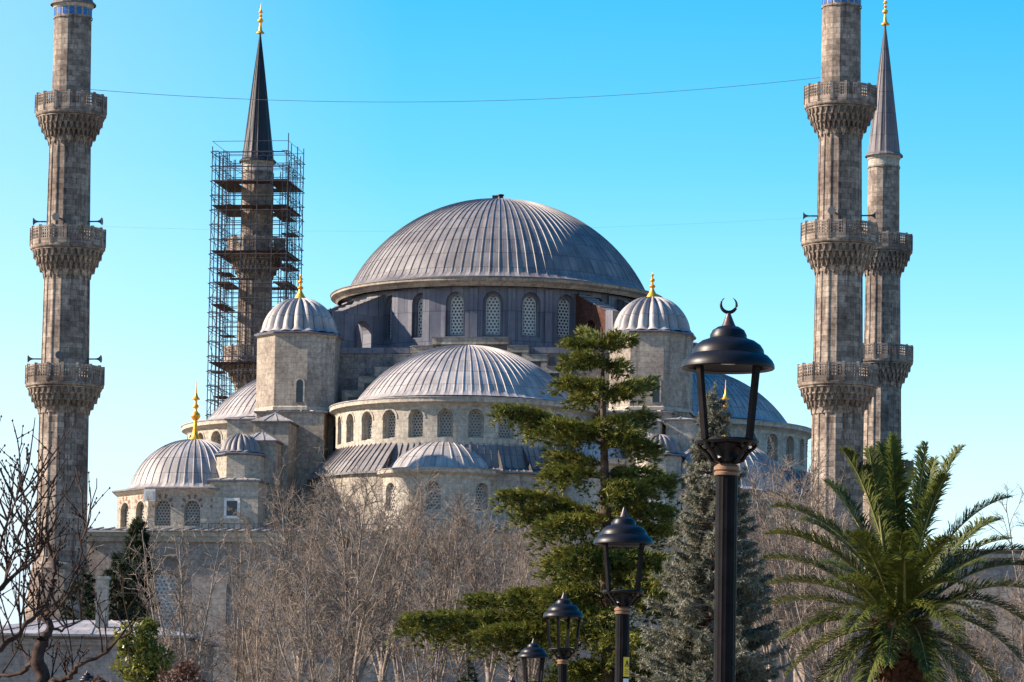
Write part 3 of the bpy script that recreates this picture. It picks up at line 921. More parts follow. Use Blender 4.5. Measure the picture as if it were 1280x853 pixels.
# ------------------------------------------------------------------ minarets
def shaft_ring(r, n=16, groove=.045, rib=.10):
    P = []
    for k in range(n):
        t0 = 2 * PI * k / n; t1 = 2 * PI * (k + 1) / n
        A = (r * math.sin(t0), r * math.cos(t0)); B = (r * math.sin(t1), r * math.cos(t1))
        for f, e in ((0, .012), (.10, .012), (.13, -groove), (.87, -groove), (.90, .012)):
            x = A[0] + (B[0] - A[0]) * f; y = A[1] + (B[1] - A[1]) * f
            q = 1 + e / r
            P.append((x * q, y * q))
    return P
def shaft_section(mb, r0, z0, r1, z1, mat, fluted=True, n=16):
    if fluted:
        z0i, z1i = z0 + .25, z1 - .25
        A, B = shaft_ring(r0, n), shaft_ring(r1, n)
        m = len(A); V = [(x, y, z0i) for x, y in A] + [(x, y, z1i) for x, y in B]
        uv = [(k * 2 * PI * r0 / m, z0i) for k in range(m)] + [(k * 2 * PI * r0 / m, z1i) for k in range(m)]
        for k in range(m):
            k2 = (k + 1) % m
            ux = uv[k][0]; du = 2 * PI * r0 / m
            mb.add([V[k], V[k2], V[m + k2], V[m + k]], [(0, 1, 2, 3)], mat, [(ux, z0i), (ux + du, z0i), (ux + du, z1i), (ux, z1i)])
        mb.lathe([(r0 * 1.03, z0), (r0 * 1.03, z0 + .25), (r0, z0 + .3)], n, mat, cap=False)
        mb.lathe([(r1, z1 - .3), (r1 * 1.03, z1 - .25), (r1 * 1.03, z1)], n, mat, cap=False)
    else:
        mb.lathe([(r0, z0), (r1, z1)], n, mat, cap=False)

def balcony(parent, zt, r_par, r_sh, drop):
    """serefe: muqarnas corbel tiers under a ring of pierced parapet panels; zt = parapet top"""
    mb = MB(); n = 16; ph = 1.32
    zf = zt - ph
    mb.lathe([(r_sh, zf - .32), (r_par + .02, zf - .28), (r_par + .08, zf - .2), (r_par + .08, zf - .02), (r_par, zf), (r_sh * .9, zf)], n, STONE_M, rot=PI / 16, cap=False)
    tiers = 4
    for i in range(tiers):
        f0 = i / tiers; f1 = (i + 1) / tiers
        ra = r_par - .06 - (r_par - r_sh) * f0 ** 1.15; rb_ = r_par - .06 - (r_par - r_sh) * f1 ** 1.15
        z1 = zf - .3 - drop * f0; z0 = zf - .3 - drop * f1
        mb.lathe([(rb_ - .10, z0), (rb_ - .08, z1)], 32, STONE_M, cap=False)
        mb.lathe([(rb_ - .1, z1 - .12), (ra, z1 - .1), (ra, z1), (rb_ - .1, z1)], 32, STONE_M, cap=False)
        m = 32 if i < 3 else 16
        for k in range(m):
            t = 2 * PI * (k + (.5 if i % 2 else 0)) / m
            w = .62 * PI * ra / m
            e = (math.sin(t), math.cos(t)); g_ = (math.cos(t), -math.sin(t))
            def P(r, s, z): return (e[0] * r + g_[0] * s, e[1] * r + g_[1] * s, z)
            zb = z0 - .16
            V = [P(ra - .02, -w, z1 - .1), P(ra - .02, w, z1 - .1), P(rb_ - .12, w, z1 - .1), P(rb_ - .12, -w, z1 - .1),
                 P(ra - .10, -w * .8, z1 - (z1 - z0) * .45), P(ra - .10, w * .8, z1 - (z1 - z0) * .45), P((ra + rb_) / 2 - .02, 0, zb), P(rb_ - .12, w * .5, z0), P(rb_ - .12, -w * .5, z0)]
            mb.add(V, [(0, 1, 5, 4), (4, 5, 6), (1, 2, 7, 6, 5), (0, 4, 6, 8, 3)], STONE_M)
    b = mb.build('balcony', parent, 30)
    # parapet
    pm = MB()
    for k in range(n):
        t0 = PI / 16 + 2 * PI * k / n; t1 = PI / 16 + 2 * PI * (k + 1) / n
        A = Vector((r_par * math.sin(t0), r_par * math.cos(t0), 0)); B = Vector((r_par * math.sin(t1), r_par * math.cos(t1), 0))
        up = Vector((0, 0, 1)); out = (A + B).normalized()
        def bar(f0, z0_, f1, z1_, w, th):
            pm.bar(A.lerp(B, f0) + up * z0_, A.lerp(B, f1) + up * z1_, w, STONE_M, th, out)
        pm.bar(A + up * zf, A + up * (zt + .08), .2, STONE_M)
        bar(0, zt - .07, 1, zt - .07, .15, .14)
        bar(0, zf + .2, 1, zf + .2, .40, .12)
        for f in (.2, .4, .6, .8):
            bar(f, zf + .3, f, zt - .1, .085, .1)
        for z in (.58, .82, 1.04):
            bar(0, zf + z, 1, zf + z, .075, .095)
    pm.build('parapet', b, 0)

def horn_speaker(parent, r, z, th):
    mb = MB(); prof = [(.05, 0), (.06, .25), (.1, .4), (.2, .52), (.30, .60)]
    mb.lathe(prof, 14, HORN, cap=True)
    mb.box(-.05, .05, -.05, .05, -.5, .02, HORN)
    o = mb.build('loudspeaker', parent, 40)
    o.location = ((r + .35) * math.sin(th), -(r + .35) * math.cos(th), z)
    o.rotation_euler = (PI / 2, 0, th)

def minaret(label, u, v, dz, dark_spire=False, speakers=(), pale=False, base_z=19.2, gb=GZ):
    root = thing('minaret', label, 'minaret', W(u, v, 0), -ALPHA, 'minarets of the mosque')
    R = [1.86, 1.80, 1.62, 1.44]
    zt = [33.9 + dz, 44.3 + dz, 54.4 + dz]
    mb = MB()
    bz = base_z
    oct_ring(mb, 0, 0, [(3.0, gb - 1), (2.9, 12.5), (2.75, 12.8), (2.1, bz - 1.4), (2.05, bz - .6)], STONE_M, 8)
    mb.lathe([(2.08, bz - .6), (2.15, bz - .5), (2.15, bz - .2), (1.95, bz)], 24, STONE_M)
    mb.build('pedestal', root, 20)
    mb = MB()
    secs = [(bz, zt[0] - 3.3, R[0] + .06, R[0]), (zt[0] - 1.3, zt[1] - 3.3, R[1] + .02, R[1] - .08), (zt[1] - 1.3, zt[2] - 3.3, R[2] + .03, R[2] - .06)]
    for z0, z1, r0, r1 in secs:
        shaft_section(mb, r0, z0, r1, z1, STONE_M)
        mb.lathe([(r1 * 1.03, z1 - .02), (r1 * 1.0, z1 + 2.2)], 24, STONE_M, cap=False)
    zs = 61.45 + dz * .75
    mb.lathe([(R[3] + .03, zt[2] - 1.4), (R[3] - .03, zs - 1.15)], 16, STONE_M, cap=False)
    mb.lathe([(R[3] + .04, zs - 1.15), (R[3] + .04, zs - 1.0)], 24, STONE_M, cap=False)
    mb.lathe([(R[3] - .04, zs - 1.0), (R[3] - .04, zs - .35)], 24, STONE_L, cap=False)
    mb.lathe([(R[3] + .02, zs - .36), (R[3] + .12, zs - .1), (R[3] + .15, zs)], 24, STONE_L)
    for k in range(16 if v > 0 else 0):
        t0 = 2 * PI * (k + .16) / 16; t1 = 2 * PI * (k + .84) / 16; r = R[3] - .01
        mb.quad((r * math.sin(t0), r * math.cos(t0), zs - .95), (r * math.sin(t1), r * math.cos(t1), zs - .95), (r * math.sin(t1), r * math.cos(t1), zs - .4), (r * math.sin(t0), r * math.cos(t0), zs - .4), BLUET)
    mb.build('shaft', root, 20)
    for i in range(3):
        rp = [2.86, 2.74, 2.6][i]; rs = [R[0], R[1] - .1, R[2] - .06][i]
        balcony(root, zt[i], rp, rs, [1.85, 2.0, 2.0][i])
    sp = lead_dome('spire', [(R[3] + .28, zs - .1), (R[3] + .27, zs + .02), (R[3] + .02, zs + .25)] + [(R[3] * (1 - .965 * t) , zs + .25 + (11.8) * t) for t in (.1, .25, .4, .55, .7, .85, 1.0)],
                   16, SPIRE_D if dark_spire else SPIRE_G, (0, 0), root, rib=.04, frac=.12)
    f = finial('finial', root, (0, 0), zs + 12.0, 2.9, .8)
    for z, r, angs in speakers:
        for a in angs: horn_speaker(root, r, z, a)
    return root
AX = ALPHA
sp2 = [(34.5, 1.86, (-1.45, .1, 1.5)), (44.9, 1.7, (-1.45, -.1, 1.5))]
minaret('near weathered minaret with three balconies left of the domes', -27.75, 33.35, 0, speakers=sp2)
minaret('near weathered minaret with three balconies right of the domes, behind the palm', 30.2, 33.35, 0, speakers=[(44.95, 1.7, (-1.5, -.15, 1.5))])
minaret('far minaret with black pointed spire wrapped in scaffolding', -27.7, -33.35, -.95, dark_spire=True)
minaret('far minaret with grey lead spire partly behind the right near minaret', 30.15, -33.35, -.95, base_z=32.0)

# ------------------------------------------------------------------ scaffold round the far left minaret
sc = thing('scaffold', 'dark tube scaffolding with plank decks around the black spired minaret', 'scaffold', W(-27.65, -33.35, 0), -ALPHA)
HS, HI = 3.55, 2.95
sb_top = 61.6; sb_bot = GZ
pos_o = [-HS + 2 * HS * i / 5 for i in range(6)]
spots = [(x, y) for x in pos_o for y in (-HS, HS)] + [(x, y) for x in (-HS, HS) for y in pos_o[1:-1]]
inner = [-HI, -1.5, 0, 1.5, HI]
spots += [(x, y) for x in inner for y in (-HI, HI)] + [(x, y) for x in (-HI, HI) for y in inner[1:-1]]
for i, (x, y) in enumerate(spots):
    mb = MB(); tp = sb_top + rnd.uniform(-.6, 1.2) - (1.0 if abs(x) < 3 else 0)
    mb.tube([(x, y, sb_bot), (x + rnd.uniform(-.04, .04), y, 33), (x, y, tp)], .048, STEEL, 5)
    mb.build('upright', sc, 0)
lv = 30.0
while lv < 61.5:
    mb = MB()
    for h, zoff in ((HS, 0), (HI, .06)):
        for a, b in (((-h, -h), (h, -h)), ((h, -h), (h, h)), ((h, h), (-h, h)), ((-h, h), (-h, -h))):
            mb.tube([(a[0] * 1.04, a[1] * 1.04, lv + zoff), (b[0] * 1.04, b[1] * 1.04, lv + zoff)], .035, STEEL, 4)
    for x in pos_o:
        for y in (-1, 1):
            mb.tube([(x, y * HS, lv + .1), (x, y * HI, lv + .1)], .03, STEEL, 4)
            mb.tube([(y * HS, x, lv + .1), (y * HI, x, lv + .1)], .03, STEEL, 4)
    if int(lv) % 3 != 0:
        for h in (HS,):
            for a, b in (((-h, -h), (h, -h)), ((h, -h), (h, h)), ((h, h), (-h, h)), ((-h, h), (-h, -h))):
                mb.tube([(a[0], a[1], lv + 1.0), (b[0], b[1], lv + 1.0)], .026, STEEL, 4)
    mb.build('ledger_frame', sc, 0)
    lv += 1.35
for sx_ in (-1, 1):
    for face in range(2):
        for seg in range(2):
            pts = []; z = 30.0; k = 0
            a, b = (-HS, -HS * .2) if seg == 0 else (HS * .3, HS)
            while z < 61:
                p = a if k % 2 == 0 else b
                pts.append((p, sx_ * (HS + .05), z) if face == 0 else (sx_ * (HS + .05), p, z))
                z += 1.72; k += 1
            mb = MB(); mb.tube(pts, .03, STEEL, 4); mb.build('brace', sc, 0)
def deck(z, sides, a=-1.0, b=1.0, w=1.25):
    mb = MB(); e = HS - .05
    for s in sides:
        for j in range(4):
            o0 = e - w * j / 4; o1 = o0 - w / 4 + .02
            x0, x1 = e * a, e * b
            if s == 'f': mb.box(x0, x1, -o0, -o1, z, z + .07, PLANK)
            if s == 'b': mb.box(x0, x1, o1, o0, z, z + .07, PLANK)
            if s == 'l': mb.box(-o0, -o1, x0, x1, z + .005, z + .075, PLANK)
            if s == 'r': mb.box(o1, o0, x0, x1, z + .005, z + .075, PLANK)
    mb.build('deck', sc, 0)
deck(58.4, 'fblr', -.92, .95, 2.0); deck(56.1, 'fblr', -1, .96, 2.1); deck(55.2, 'r', -.6, .3); deck(54.0, 'r', 0, .7); deck(53.6, 'l', .1, .6)
deck(51.9, 'flr', -1, 1, 1.7); deck(50.9, 'r', -.4, .9, 1.6); deck(50.2, 'l', -.3, .5); deck(49.2, 'blr', -.6, .9, 1.5); deck(49.3, 'f', -.5, .2, .7); deck(47.0, 'l', -.9, .5)
deck(46.6, 'r', -.5, .4); deck(44.6, 'l', .2, .7); deck(41.6, 'flb', -1, .6, 2.1); deck(40.8, 'l', -.8, -.4); deck(38.7, 'l', -.4, .3); deck(37.6, 'l', 0, .6); deck(36.2, 'l', -.6, .2)

# ------------------------------------------------------------------ cables strung between the near minarets
def cable(label, za, zb, sag, r, name='cable'):
    a = W(-27.75 + 1.5, 33.35, za); b = W(30.2 - 1.5, 33.35, zb)
    mb = MB(); mb.tube([a.lerp(b, i / 40) - Vector((0, 0, 4 * sag * (i / 40) * (1 - i / 40))) for i in range(41)], r, WIRE, 5)
    o = mb.build(name, None, 60); o['label'] = label; o['category'] = 'cable'
cable('thin sagging cable strung between the top balconies of the two near minarets', 54.95, 55.2, 1.35, .018)
cable('very faint cable strung between the middle balconies of the near minarets', 44.6, 44.9, .7, .004)

# ------------------------------------------------------------------ vegetation helpers
def tri_tufts(P, D, length, width, n, spread, jit=0.0):
    """n thin triangles fanning round each direction D from each point P"""
    N = len(P)
    P = np.repeat(P, n, 0); D = np.repeat(D, n, 0)
    d = D + npr.normal(0, spread, D.shape); d /= np.linalg.norm(d, axis=1, keepdims=True) + 1e-9
    s = np.cross(d, npr.normal(0, 1, d.shape)); s /= np.linalg.norm(s, axis=1, keepdims=True) + 1e-9
    ln = length * npr.uniform(.6, 1.25, (len(P), 1)); w = width * npr.uniform(.7, 1.2, (len(P), 1))
    if jit: P = P + npr.normal(0, jit, P.shape)
    V = np.stack([P - s * w / 2, P + s * w / 2, P + d * ln], 1).reshape(-1, 3)
    return V, np.arange(len(V)).reshape(-1, 3)

def tubes_np(branches, sides=3):
    """branches: list of (pts Kx3, radii K) -> verts, quads"""
    VS, FS, off = [], [], 0
    ang = np.arange(sides) * 2 * PI / sides
    ca, sa = np.cos(ang)[None, :, None], np.sin(ang)[None, :, None]
    for pts, rad in branches:
        pts = np.asarray(pts); K = len(pts)
        d = np.gradient(pts, axis=0); d /= np.linalg.norm(d, axis=1, keepdims=True) + 1e-9
        ref = np.array([.3, .2, 1.0]) if abs(d[0, 2]) < .8 else np.array([1.0, .3, 0])
        a = np.cross(d, ref); a /= np.linalg.norm(a, axis=1, keepdims=True) + 1e-9
        b = np.cross(d, a)
        ring = pts[:, None, :] + (a[:, None, :] * ca + b[:, None, :] * sa) * np.asarray(rad)[:, None, None]
        VS.append(ring.reshape(-1, 3))
        i = np.arange(K - 1)[:, None] * sides; k = np.arange(sides)[None, :]; k2 = (k + 1) % sides
        FS.append(np.stack([i + k, i + k2, i + sides + k2, i + sides + k], -1).reshape(-1, 4) + off)
        off += K * sides
    return np.concatenate(VS), np.concatenate(FS)

def curve_branch(p, d, ln, seg, wob, lift, rg):
    pts = [p]; d = d / (np.linalg.norm(d) + 1e-9)
    for i in range(seg):
        d = d + rg.normal(0, wob, 3); d[2] += lift; d /= np.linalg.norm(d)
        pts.append(pts[-1] + d * ln / seg)
    return np.array(pts), d

def bare_tree_mesh(seed, height, stems=7, spread=.35, dens=1.0, crotch=.18, twig=.0125, r0=.14):
    """leafless tree: short trunk, several rising stems, branches, sub-branches and a haze of twigs"""
    rg = np.random.default_rng(seed)
    big, mid, fine = [], [], []
    tz = height * crotch
    big.append((np.array([[0, 0, -.6], [0, 0, tz * .5], [.05, 0, tz]]), [r0 * 1.9, r0 * 1.5, r0 * 1.35]))
    for s in range(stems):
        az = 2 * PI * (s + rg.uniform(-.3, .3)) / stems
        sp = spread * rg.uniform(.35, 1.15)
        d = np.array([math.cos(az) * sp, math.sin(az) * sp, 1.0])
        ln = (height - tz) * rg.uniform(.72, 1.0)
        pts, _ = curve_branch(np.array([0, 0, tz * rg.uniform(.6, 1.0)]), d, ln, 9, .06, .03, rg)
        rr = r0 * rg.uniform(.5, .85)
        big.append((pts, np.linspace(rr, twig * 1.3, 10)))
        nb = int(21 * dens)
        for j in range(nb):
            t = rg.uniform(.14, .99); x = t * 9; i = min(8, int(x)); p = pts[i] + (pts[i + 1] - pts[i]) * (x - i)
            a2 = rg.uniform(0, 2 * PI); o = rg.uniform(.45, .95)
            ax = pts[i + 1] - pts[i]; ax /= np.linalg.norm(ax)
            dd_ = ax + o * np.array([math.cos(a2), math.sin(a2), rg.uniform(-.1, .35)])
            l2 = ln * rg.uniform(.13, .30) * (1.15 - .55 * t)
            q, _ = curve_branch(p, dd_, l2, 5, .15, .03, rg)
            mid.append((q, np.linspace(max(twig * 1.5, rr * .30 * (1 - t * .6)), twig, 6)))
            for m in range(int(8 * dens)):
                t2 = rg.uniform(.15, 1.0) * 5; i2 = min(4, int(t2)); p2 = q[i2] + (q[i2 + 1] - q[i2]) * (t2 - i2)
                d3 = (q[i2 + 1] - q[i2]); d3 = d3 / np.linalg.norm(d3) + rg.normal(0, .75, 3) + np.array([0, 0, .1])
                w, _ = curve_branch(p2, d3, l2 * rg.uniform(.25, .65), 3, .16, .02, rg)
                fine.append((w, np.linspace(twig * .9, twig * .5, 4)))
                for u in range(1):
                    p3 = w[rg.integers(1, 3)]; d4 = d3 / np.linalg.norm(d3) + rg.normal(0, .55, 3)
                    v_, _ = curve_branch(p3, d4, l2 * rg.uniform(.15, .4), 2, .15, .02, rg)
                    fine.append((v_, np.linspace(twig * .75, twig * .4, 3)))
    return big, mid + fine

def bare_tree(name, label, cat, loc, height, seed, group=None, mats=(None, None), **kw):
    root = thing(name, label, cat, loc, 0, group)
    b, f = bare_tree_mesh(seed, height, **kw)
    v, q = tubes_np(b, 6); arrays_obj('trunk', [(v, q, mats[0] or BARK)], root, True)
    v, q = tubes_np(f, 3); arrays_obj('crown', [(v, q, mats[1] or TWIG)], root, False)
    return root
def copy_tree(src, label, loc, rz, scale):
    c = src.copy(); link(c); c['label'] = label
    c.location = loc; c.rotation_euler = (0, 0, rz); c.scale = (scale,) * 3
    for ch in src.children:
        d = ch.copy(); link(d, c)
    return c

# ------------------------------------------------------------------ leafless trees before the mosque
BT = 'leafless trees in front of the mosque walls'
def foot(px, D):
    p = at(px, 853, D); return (p.x, D, ground_z(p.x, D) - .1)
def top_h(py, D, loc): return at(640, py, D).z - loc[2]
protos = {}
def place_bare(kind, px, D, top, label, rz=0.0, **kw):
    loc = foot(px, D); h = top_h(top, D, loc) * 1.07
    if kind not in protos:
        o = bare_tree('bare_tree', label, 'tree', loc, h, 100 + len(protos) * 17, BT, **kw)
        protos[kind] = (o, h)
    else:
        src, h0 = protos[kind]
        o = copy_tree(src, label, loc, rz, h / h0)
    return o
place_bare('a', 440, 168, 592, 'tall fan shaped leafless tree whose twigs cross the apse windows', stems=10, spread=.34, dens=1.15, crotch=.32)
place_bare('b', 236, 140, 655, 'pale stemmed leafless tree rising left in front of the low building corner', stems=6, spread=.32, crotch=.22, r0=.13)
place_bare('c', 545, 182, 622, 'leafless tree standing under the small front half dome', stems=9, spread=.36, dens=1.1, crotch=.3)
place_bare('a', 375, 196, 604, 'leafless tree rising against the stair turret wall', 2.0)
place_bare('c', 478, 205, 606, 'leafless tree just left of the front exedra, behind the tall fan shaped tree', 1.2)
place_bare('b', 300, 176, 668, 'slim leafless tree below the small ribbed turret', 2.6)
place_bare('c', 612, 200, 628, 'leafless tree behind the left tips of the big cedar', 4.0)
place_bare('a', 665, 178, 662, 'leafless tree close behind the cedar trunk', 5.0)
place_bare('b', 408, 132, 700, 'low leafless tree with leaning pale stems in the middle of the thicket', .7)
place_bare('c', 335, 150, 715, 'low leafless tree between the pale stemmed tree and the thicket', 3.3)
place_bare('b', 530, 142, 715, 'low leafless tree with pale upright stems left of the cedar tip', 4.4)
place_bare('c', 580, 188, 640, 'leafless tree before the right end of the front exedra', 2.9)
place_bare('a', 640, 210, 640, 'leafless tree far behind the cedar boughs, close to the hall wall', 1.7)
place_bare('b', 500, 214, 596, 'slender leafless tree between the two trees under the front exedra', 3.9)
place_bare('c', 425, 216, 598, 'leafless tree behind the tall fan shaped tree, against the left apse wall', 5.1)
place_bare('a', 700, 222, 640, 'leafless tree just left of the second street lamp head, far behind the cedar', .9)
place_bare('b', 985, 222, 560, 'slender leafless tree in front of the right half dome drum', 4.6)
place_bare('a', 965, 215, 572, 'leafless tree just right of the grey spruce, against the right corner dome', 3.5)
place_bare('c', 1010, 200, 598, 'leafless tree in front of the right near minaret foot', 2.2)
place_bare('b', 1048, 170, 660, 'leafless tree behind the left fronds of the palm', 1.1)
place_bare('a', 1200, 205, 705, 'leafless tree behind the right fronds of the palm', .4)
place_bare('c', 1262, 165, 745, 'low leafless tree behind the drooping right fronds', 5.5)
place_bare('b', 1288, 190, 590, 'pale leafless tree against the sky at the right edge', 2.9)

# dark gnarled tree in the left foreground, and its neighbour entering from the left edge
def gnarled(label, paths, D, seed, tw_n, trunk_loc):
    rg = np.random.default_rng(seed)
    root = thing('gnarled_tree', label, 'tree', trunk_loc)
    T = np.array(trunk_loc); big, fine = [], []
    for pts, w0, w1, dd0, dd1, nt in paths:
        K = len(pts); P = []
        for i, (x, y) in enumerate(pts):
            P.append(np.array(at(x, y, D + dd0 + (dd1 - dd0) * i / (K - 1))) - T)
        P = np.array(P)
        # refine with a smooth path
        tt = np.linspace(0, K - 1, (K - 1) * 4 + 1); Q = np.stack([np.interp(tt, np.arange(K), P[:, j]) for j in range(3)], 1)
        Q[1:-1] = (Q[:-2] + Q[1:-1] * 2 + Q[2:]) / 4; Q[1:-1] += rg.normal(0, .012, Q[1:-1].shape)
        sc_ = D / F * .74
        big.append((Q, np.linspace(w0 * sc_ / 2, w1 * sc_ / 2, len(Q)) * rg.uniform(.92, 1.1, len(Q))))
        for j in range(nt):
            t = rg.uniform(.12, 1) * (len(Q) - 1); i = min(len(Q) - 2, int(t)); p = Q[i]
            d = np.array([rg.normal(0, .55), rg.normal(0, .5), rg.uniform(.5, 1.2)])
            ln = rg.uniform(.35, 1.25) * tw_n
            q, _ = curve_branch(p, d, ln, 5, .10, .06, rg)
            fine.append((q, np.linspace(.011, .004, 6)))
            for m in range(4):
                i2 = rg.integers(1, 5); d2 = np.array([rg.normal(0, .5), rg.normal(0, .5), rg.uniform(.3, 1)])
                q2, _ = curve_branch(q[i2], d2, ln * rg.uniform(.2, .5), 3, .1, .05, rg)
                fine.append((q2, np.linspace(.0065, .003, 4)))
                for bud in q2[1:]:
                    fine.append((np.array([bud - [0, 0, .012], bud, bud + [0.003, 0, .012]]), [.003, .011, .003]))
    v, q = tubes_np(big, 7); arrays_obj('trunk', [(v, q, BARK_D)], root, True)
    v, q = tubes_np(fine, 3); arrays_obj('crown', [(v, q, BARK_D)], root, False)
DG = 36.0
tl = at(56, 1010, DG); tl = (tl.x, tl.y, 0.0)
gnarled('dark gnarled leafless tree with twisting trunk in front of the left minaret foot', [
    ([(60, 1180), (58, 1010), (54, 930), (60, 870), (55, 853), (46, 820), (53, 799)], 30, 21, 0, 0, 2),
    ([(53, 799), (62, 786), (60, 772), (57, 760), (62, 742), (67, 728), (68, 710), (63, 690), (59, 667), (58, 640)], 15, 4, 0, .3, 13),
    ([(60, 772), (80, 752), (92, 728), (102, 690), (112, 645), (121, 598)], 5, 1.4, 0, -.4, 7),
    ([(62, 786), (82, 786), (96, 779), (108, 772)], 5, 2, 0, .5, 4),
    ([(54, 853), (78, 852), (89, 845), (100, 831), (135, 813), (156, 795), (168, 778)], 12, 3, 0, -.5, 8),
    ([(46, 820), (30, 838), (10, 846), (-10, 850)], 9, 5, 0, .5, 5),
    ([(58, 853), (72, 862), (84, 880)], 14, 8, 0, -.6, 1),
], DG, 31, .55, tl)
t2 = at(-60, 1010, DG - 3); t2 = (t2.x, t2.y, 0.0)
gnarled('dark leafless tree whose thick boughs enter from the left edge', [
    ([(-60, 1180), (-60, 1010), (-56, 900), (-46, 840), (-34, 800)], 32, 22, 0, 0, 0),
    ([(-40, 830), (0, 812), (21, 792), (38, 776), (53, 760), (62, 738)], 13, 4, 0, .5, 12),
    ([(-34, 800), (-14, 752), (0, 735), (21, 717), (46, 699), (60, 676)], 12, 3, 0, .4, 15),
    ([(-14, 752), (-4, 700), (10, 650), (24, 606)], 7, 1.6, 0, -.4, 13),
    ([(0, 735), (16, 690), (34, 650), (44, 612)], 5, 1.4, .1, .5, 9),
], DG - 3, 47, .72, t2)

# ------------------------------------------------------------------ the big cedar
def cedar():
    D = 120.0; base = at(762, 853, D); bx, by = base.x, D
    root = thing('cedar_tree', 'big cedar with level green boughs before the central half dome', 'tree', (bx, by, ground_z(bx, by)))
    T = np.array([bx, by, ground_z(bx, by)]); s = D / F
    top = np.array(at(752, 409, D)) - T
    trunk = [np.array([.0, 0, -.5]), np.array([.0, 0, top[2] * .3]), np.array([top[0] * .5, .05, top[2] * .65]), top]
    tr = [(np.array(trunk), [.33, .27, .16, .03])]
    def axis(z):
        zz = [p[2] for p in trunk]
        return np.array([np.interp(z, zz, [p[0] for p in trunk]), np.interp(z, zz, [p[1] for p in trunk]), z])
    P, Dn, P2, D2 = [], [], [], []
    rg = np.random.default_rng(5); limbs = []
    def bough(tip, zst, width, hang, dens=1.0):
        a = axis(zst); b = np.asarray(tip); ln = np.linalg.norm(b - a)
        K = 10; pts = []
        for i in range(K + 1):
            t = i / K; p = a + (b - a) * t; p = p + np.array([0, 0, .10 * ln * math.sin(PI * t) * .6]); pts.append(p + rg.normal(0, .03, 3))
        pts = np.array(pts); limbs.append((pts, np.linspace(max(.03, ln * .02), .012, K + 1)))
        ax = (b - a) / ln; side = np.cross(ax, [0, 0, 1]); side /= np.linalg.norm(side) + 1e-9
        nt = int(ln * 17 * dens)
        for j in range(nt):
            t = rg.uniform(.16, 1.0) ** .85; i = min(K - 1, int(t * K)); p = pts[i] + (pts[i + 1] - pts[i]) * (t * K - i)
            w = width * (0.35 + .75 * math.sin(PI * min(1, t * .62 + .22))) * rg.uniform(.2, 1)
            sg = rg.choice([-1, 1]); d = side * sg * rg.uniform(.5, 1) + ax * rg.uniform(.2, 1.0); d /= np.linalg.norm(d)
            L2 = w
            hg = hang * rg.uniform(0, 1) ** 1.6
            m = max(3, int(L2 / .11)); 
            droop = rg.uniform(.08, .5)
            for k in range(m):
                f = (k + rg.uniform(0, 1)) / m
                q = p + d * L2 * f - np.array([0, 0, droop * L2 * f * f + hg * (0.3 + .7 * f)]) + rg.normal(0, .045, 3)
                P.append(q); Dn.append(d * .75 + np.array([0, 0, .12 - .5 * f * droop]) + ax * .55)
        # upturned shoots along the top and at the tip, coloured lighter as if sunlit
        for j in range(int(ln * 46 * dens)):
            t = rg.uniform(.12, 1.04); i = min(K - 1, int(t * K)); p = pts[i] + (pts[i + 1] - pts[i]) * (t * K - i)
            off = rg.normal(0, width * .34); sg = 1 if off > 0 else -1
            P2.append(p + side * off + np.array([0, 0, rg.uniform(0, .16) - .12 * abs(off)])); D2.append(ax * .8 + np.array([0, 0, rg.uniform(.05, .5)]) + side * sg * rg.uniform(.1, .7))
    def px(x, y, dd=0.0): return np.array(at(x, y, D + dd)) - T
    def zof(y): return (np.array(at(760, y, D)) - T)[2]
    spec = [  # tip x, tip y, depth offset, y where it leaves the trunk, plate width, hang
        (711, 427, -.6, 440, .55, .35), (788, 424, .4, 440, .55, .3), (730, 416, .8, 432, .4, .2), (768, 420, -.7, 436, .4, .3),
        (706, 452, .6, 462, .75, .4), (780, 456, -.6, 466, .7, .5), (727, 447, -1.2, 458, .6, .4),
        (704, 478, -.8, 492, .85, .55), (814, 478, .9, 500, .75, .35), (790, 486, -1.2, 500, .8, .6), (722, 497, 1.0, 505, .8, .6),
        (629, 512, -.5, 556, 1.0, .75), (660, 528, 1.3, 556, 1.0, .8), (690, 532, -1.6, 548, 1.0, .7), (808, 520, .6, 532, .9, .8), (818, 558, -.4, 560, .9, .9), (792, 545, -1.6, 552, .9, .8),
        (688, 592, -.9, 600, .9, .7), (695, 572, 1.5, 585, 1.0, .7), (812, 590, 1.0, 596, 1.0, .9), (795, 610, -1.8, 610, 1.0, .9),
        (629, 618, .3, 646, 1.0, .8), (655, 640, 1.8, 655, 1.0, .75), (838, 598, .3, 622, 1.1, .9), (836, 640, -.3, 640, 1.1, .9), (688, 655, -2.3, 655, 1.2, 1.0), (835, 662, 1.0, 668, 1.2, .9),
        (700, 692, -.9, 700, 1.1, .8), (690, 706, 1.9, 706, 1.0, .7), (720, 700, -2.6, 700, 1.2, .9), (822, 700, -1.8, 705, 1.2, .9), (845, 710, .6, 712, 1.2, 1.0),
        (592, 750, .8, 762, 1.2, .55), (640, 744, -.8, 750, 1.1, .6), (690, 745, -2.4, 745, 1.2, .8), (835, 750, .2, 752, 1.3, .9), (660, 762, 2.2, 752, 1.3, .9),
        (510, 774, -.6, 800, 1.3, .8), (545, 784, .9, 800, 1.2, .85), (600, 790, -1.8, 800, 1.2, .9), (840, 800, .5, 800, 1.3, 1.0), (720, 790, -2.8, 790, 1.3, 1.0),
        (700, 850, 2.0, 850, 1.3, .9), (835, 850, -.5, 850, 1.3, .9), (705, 838, -2.2, 838, 1.2, .8),
    ]
    for x, y, dd, yz, w, h in spec:
        bough(px(x, y, dd), zof(yz), w * .95, h * (.8 if y < 560 else .95), 1.5)
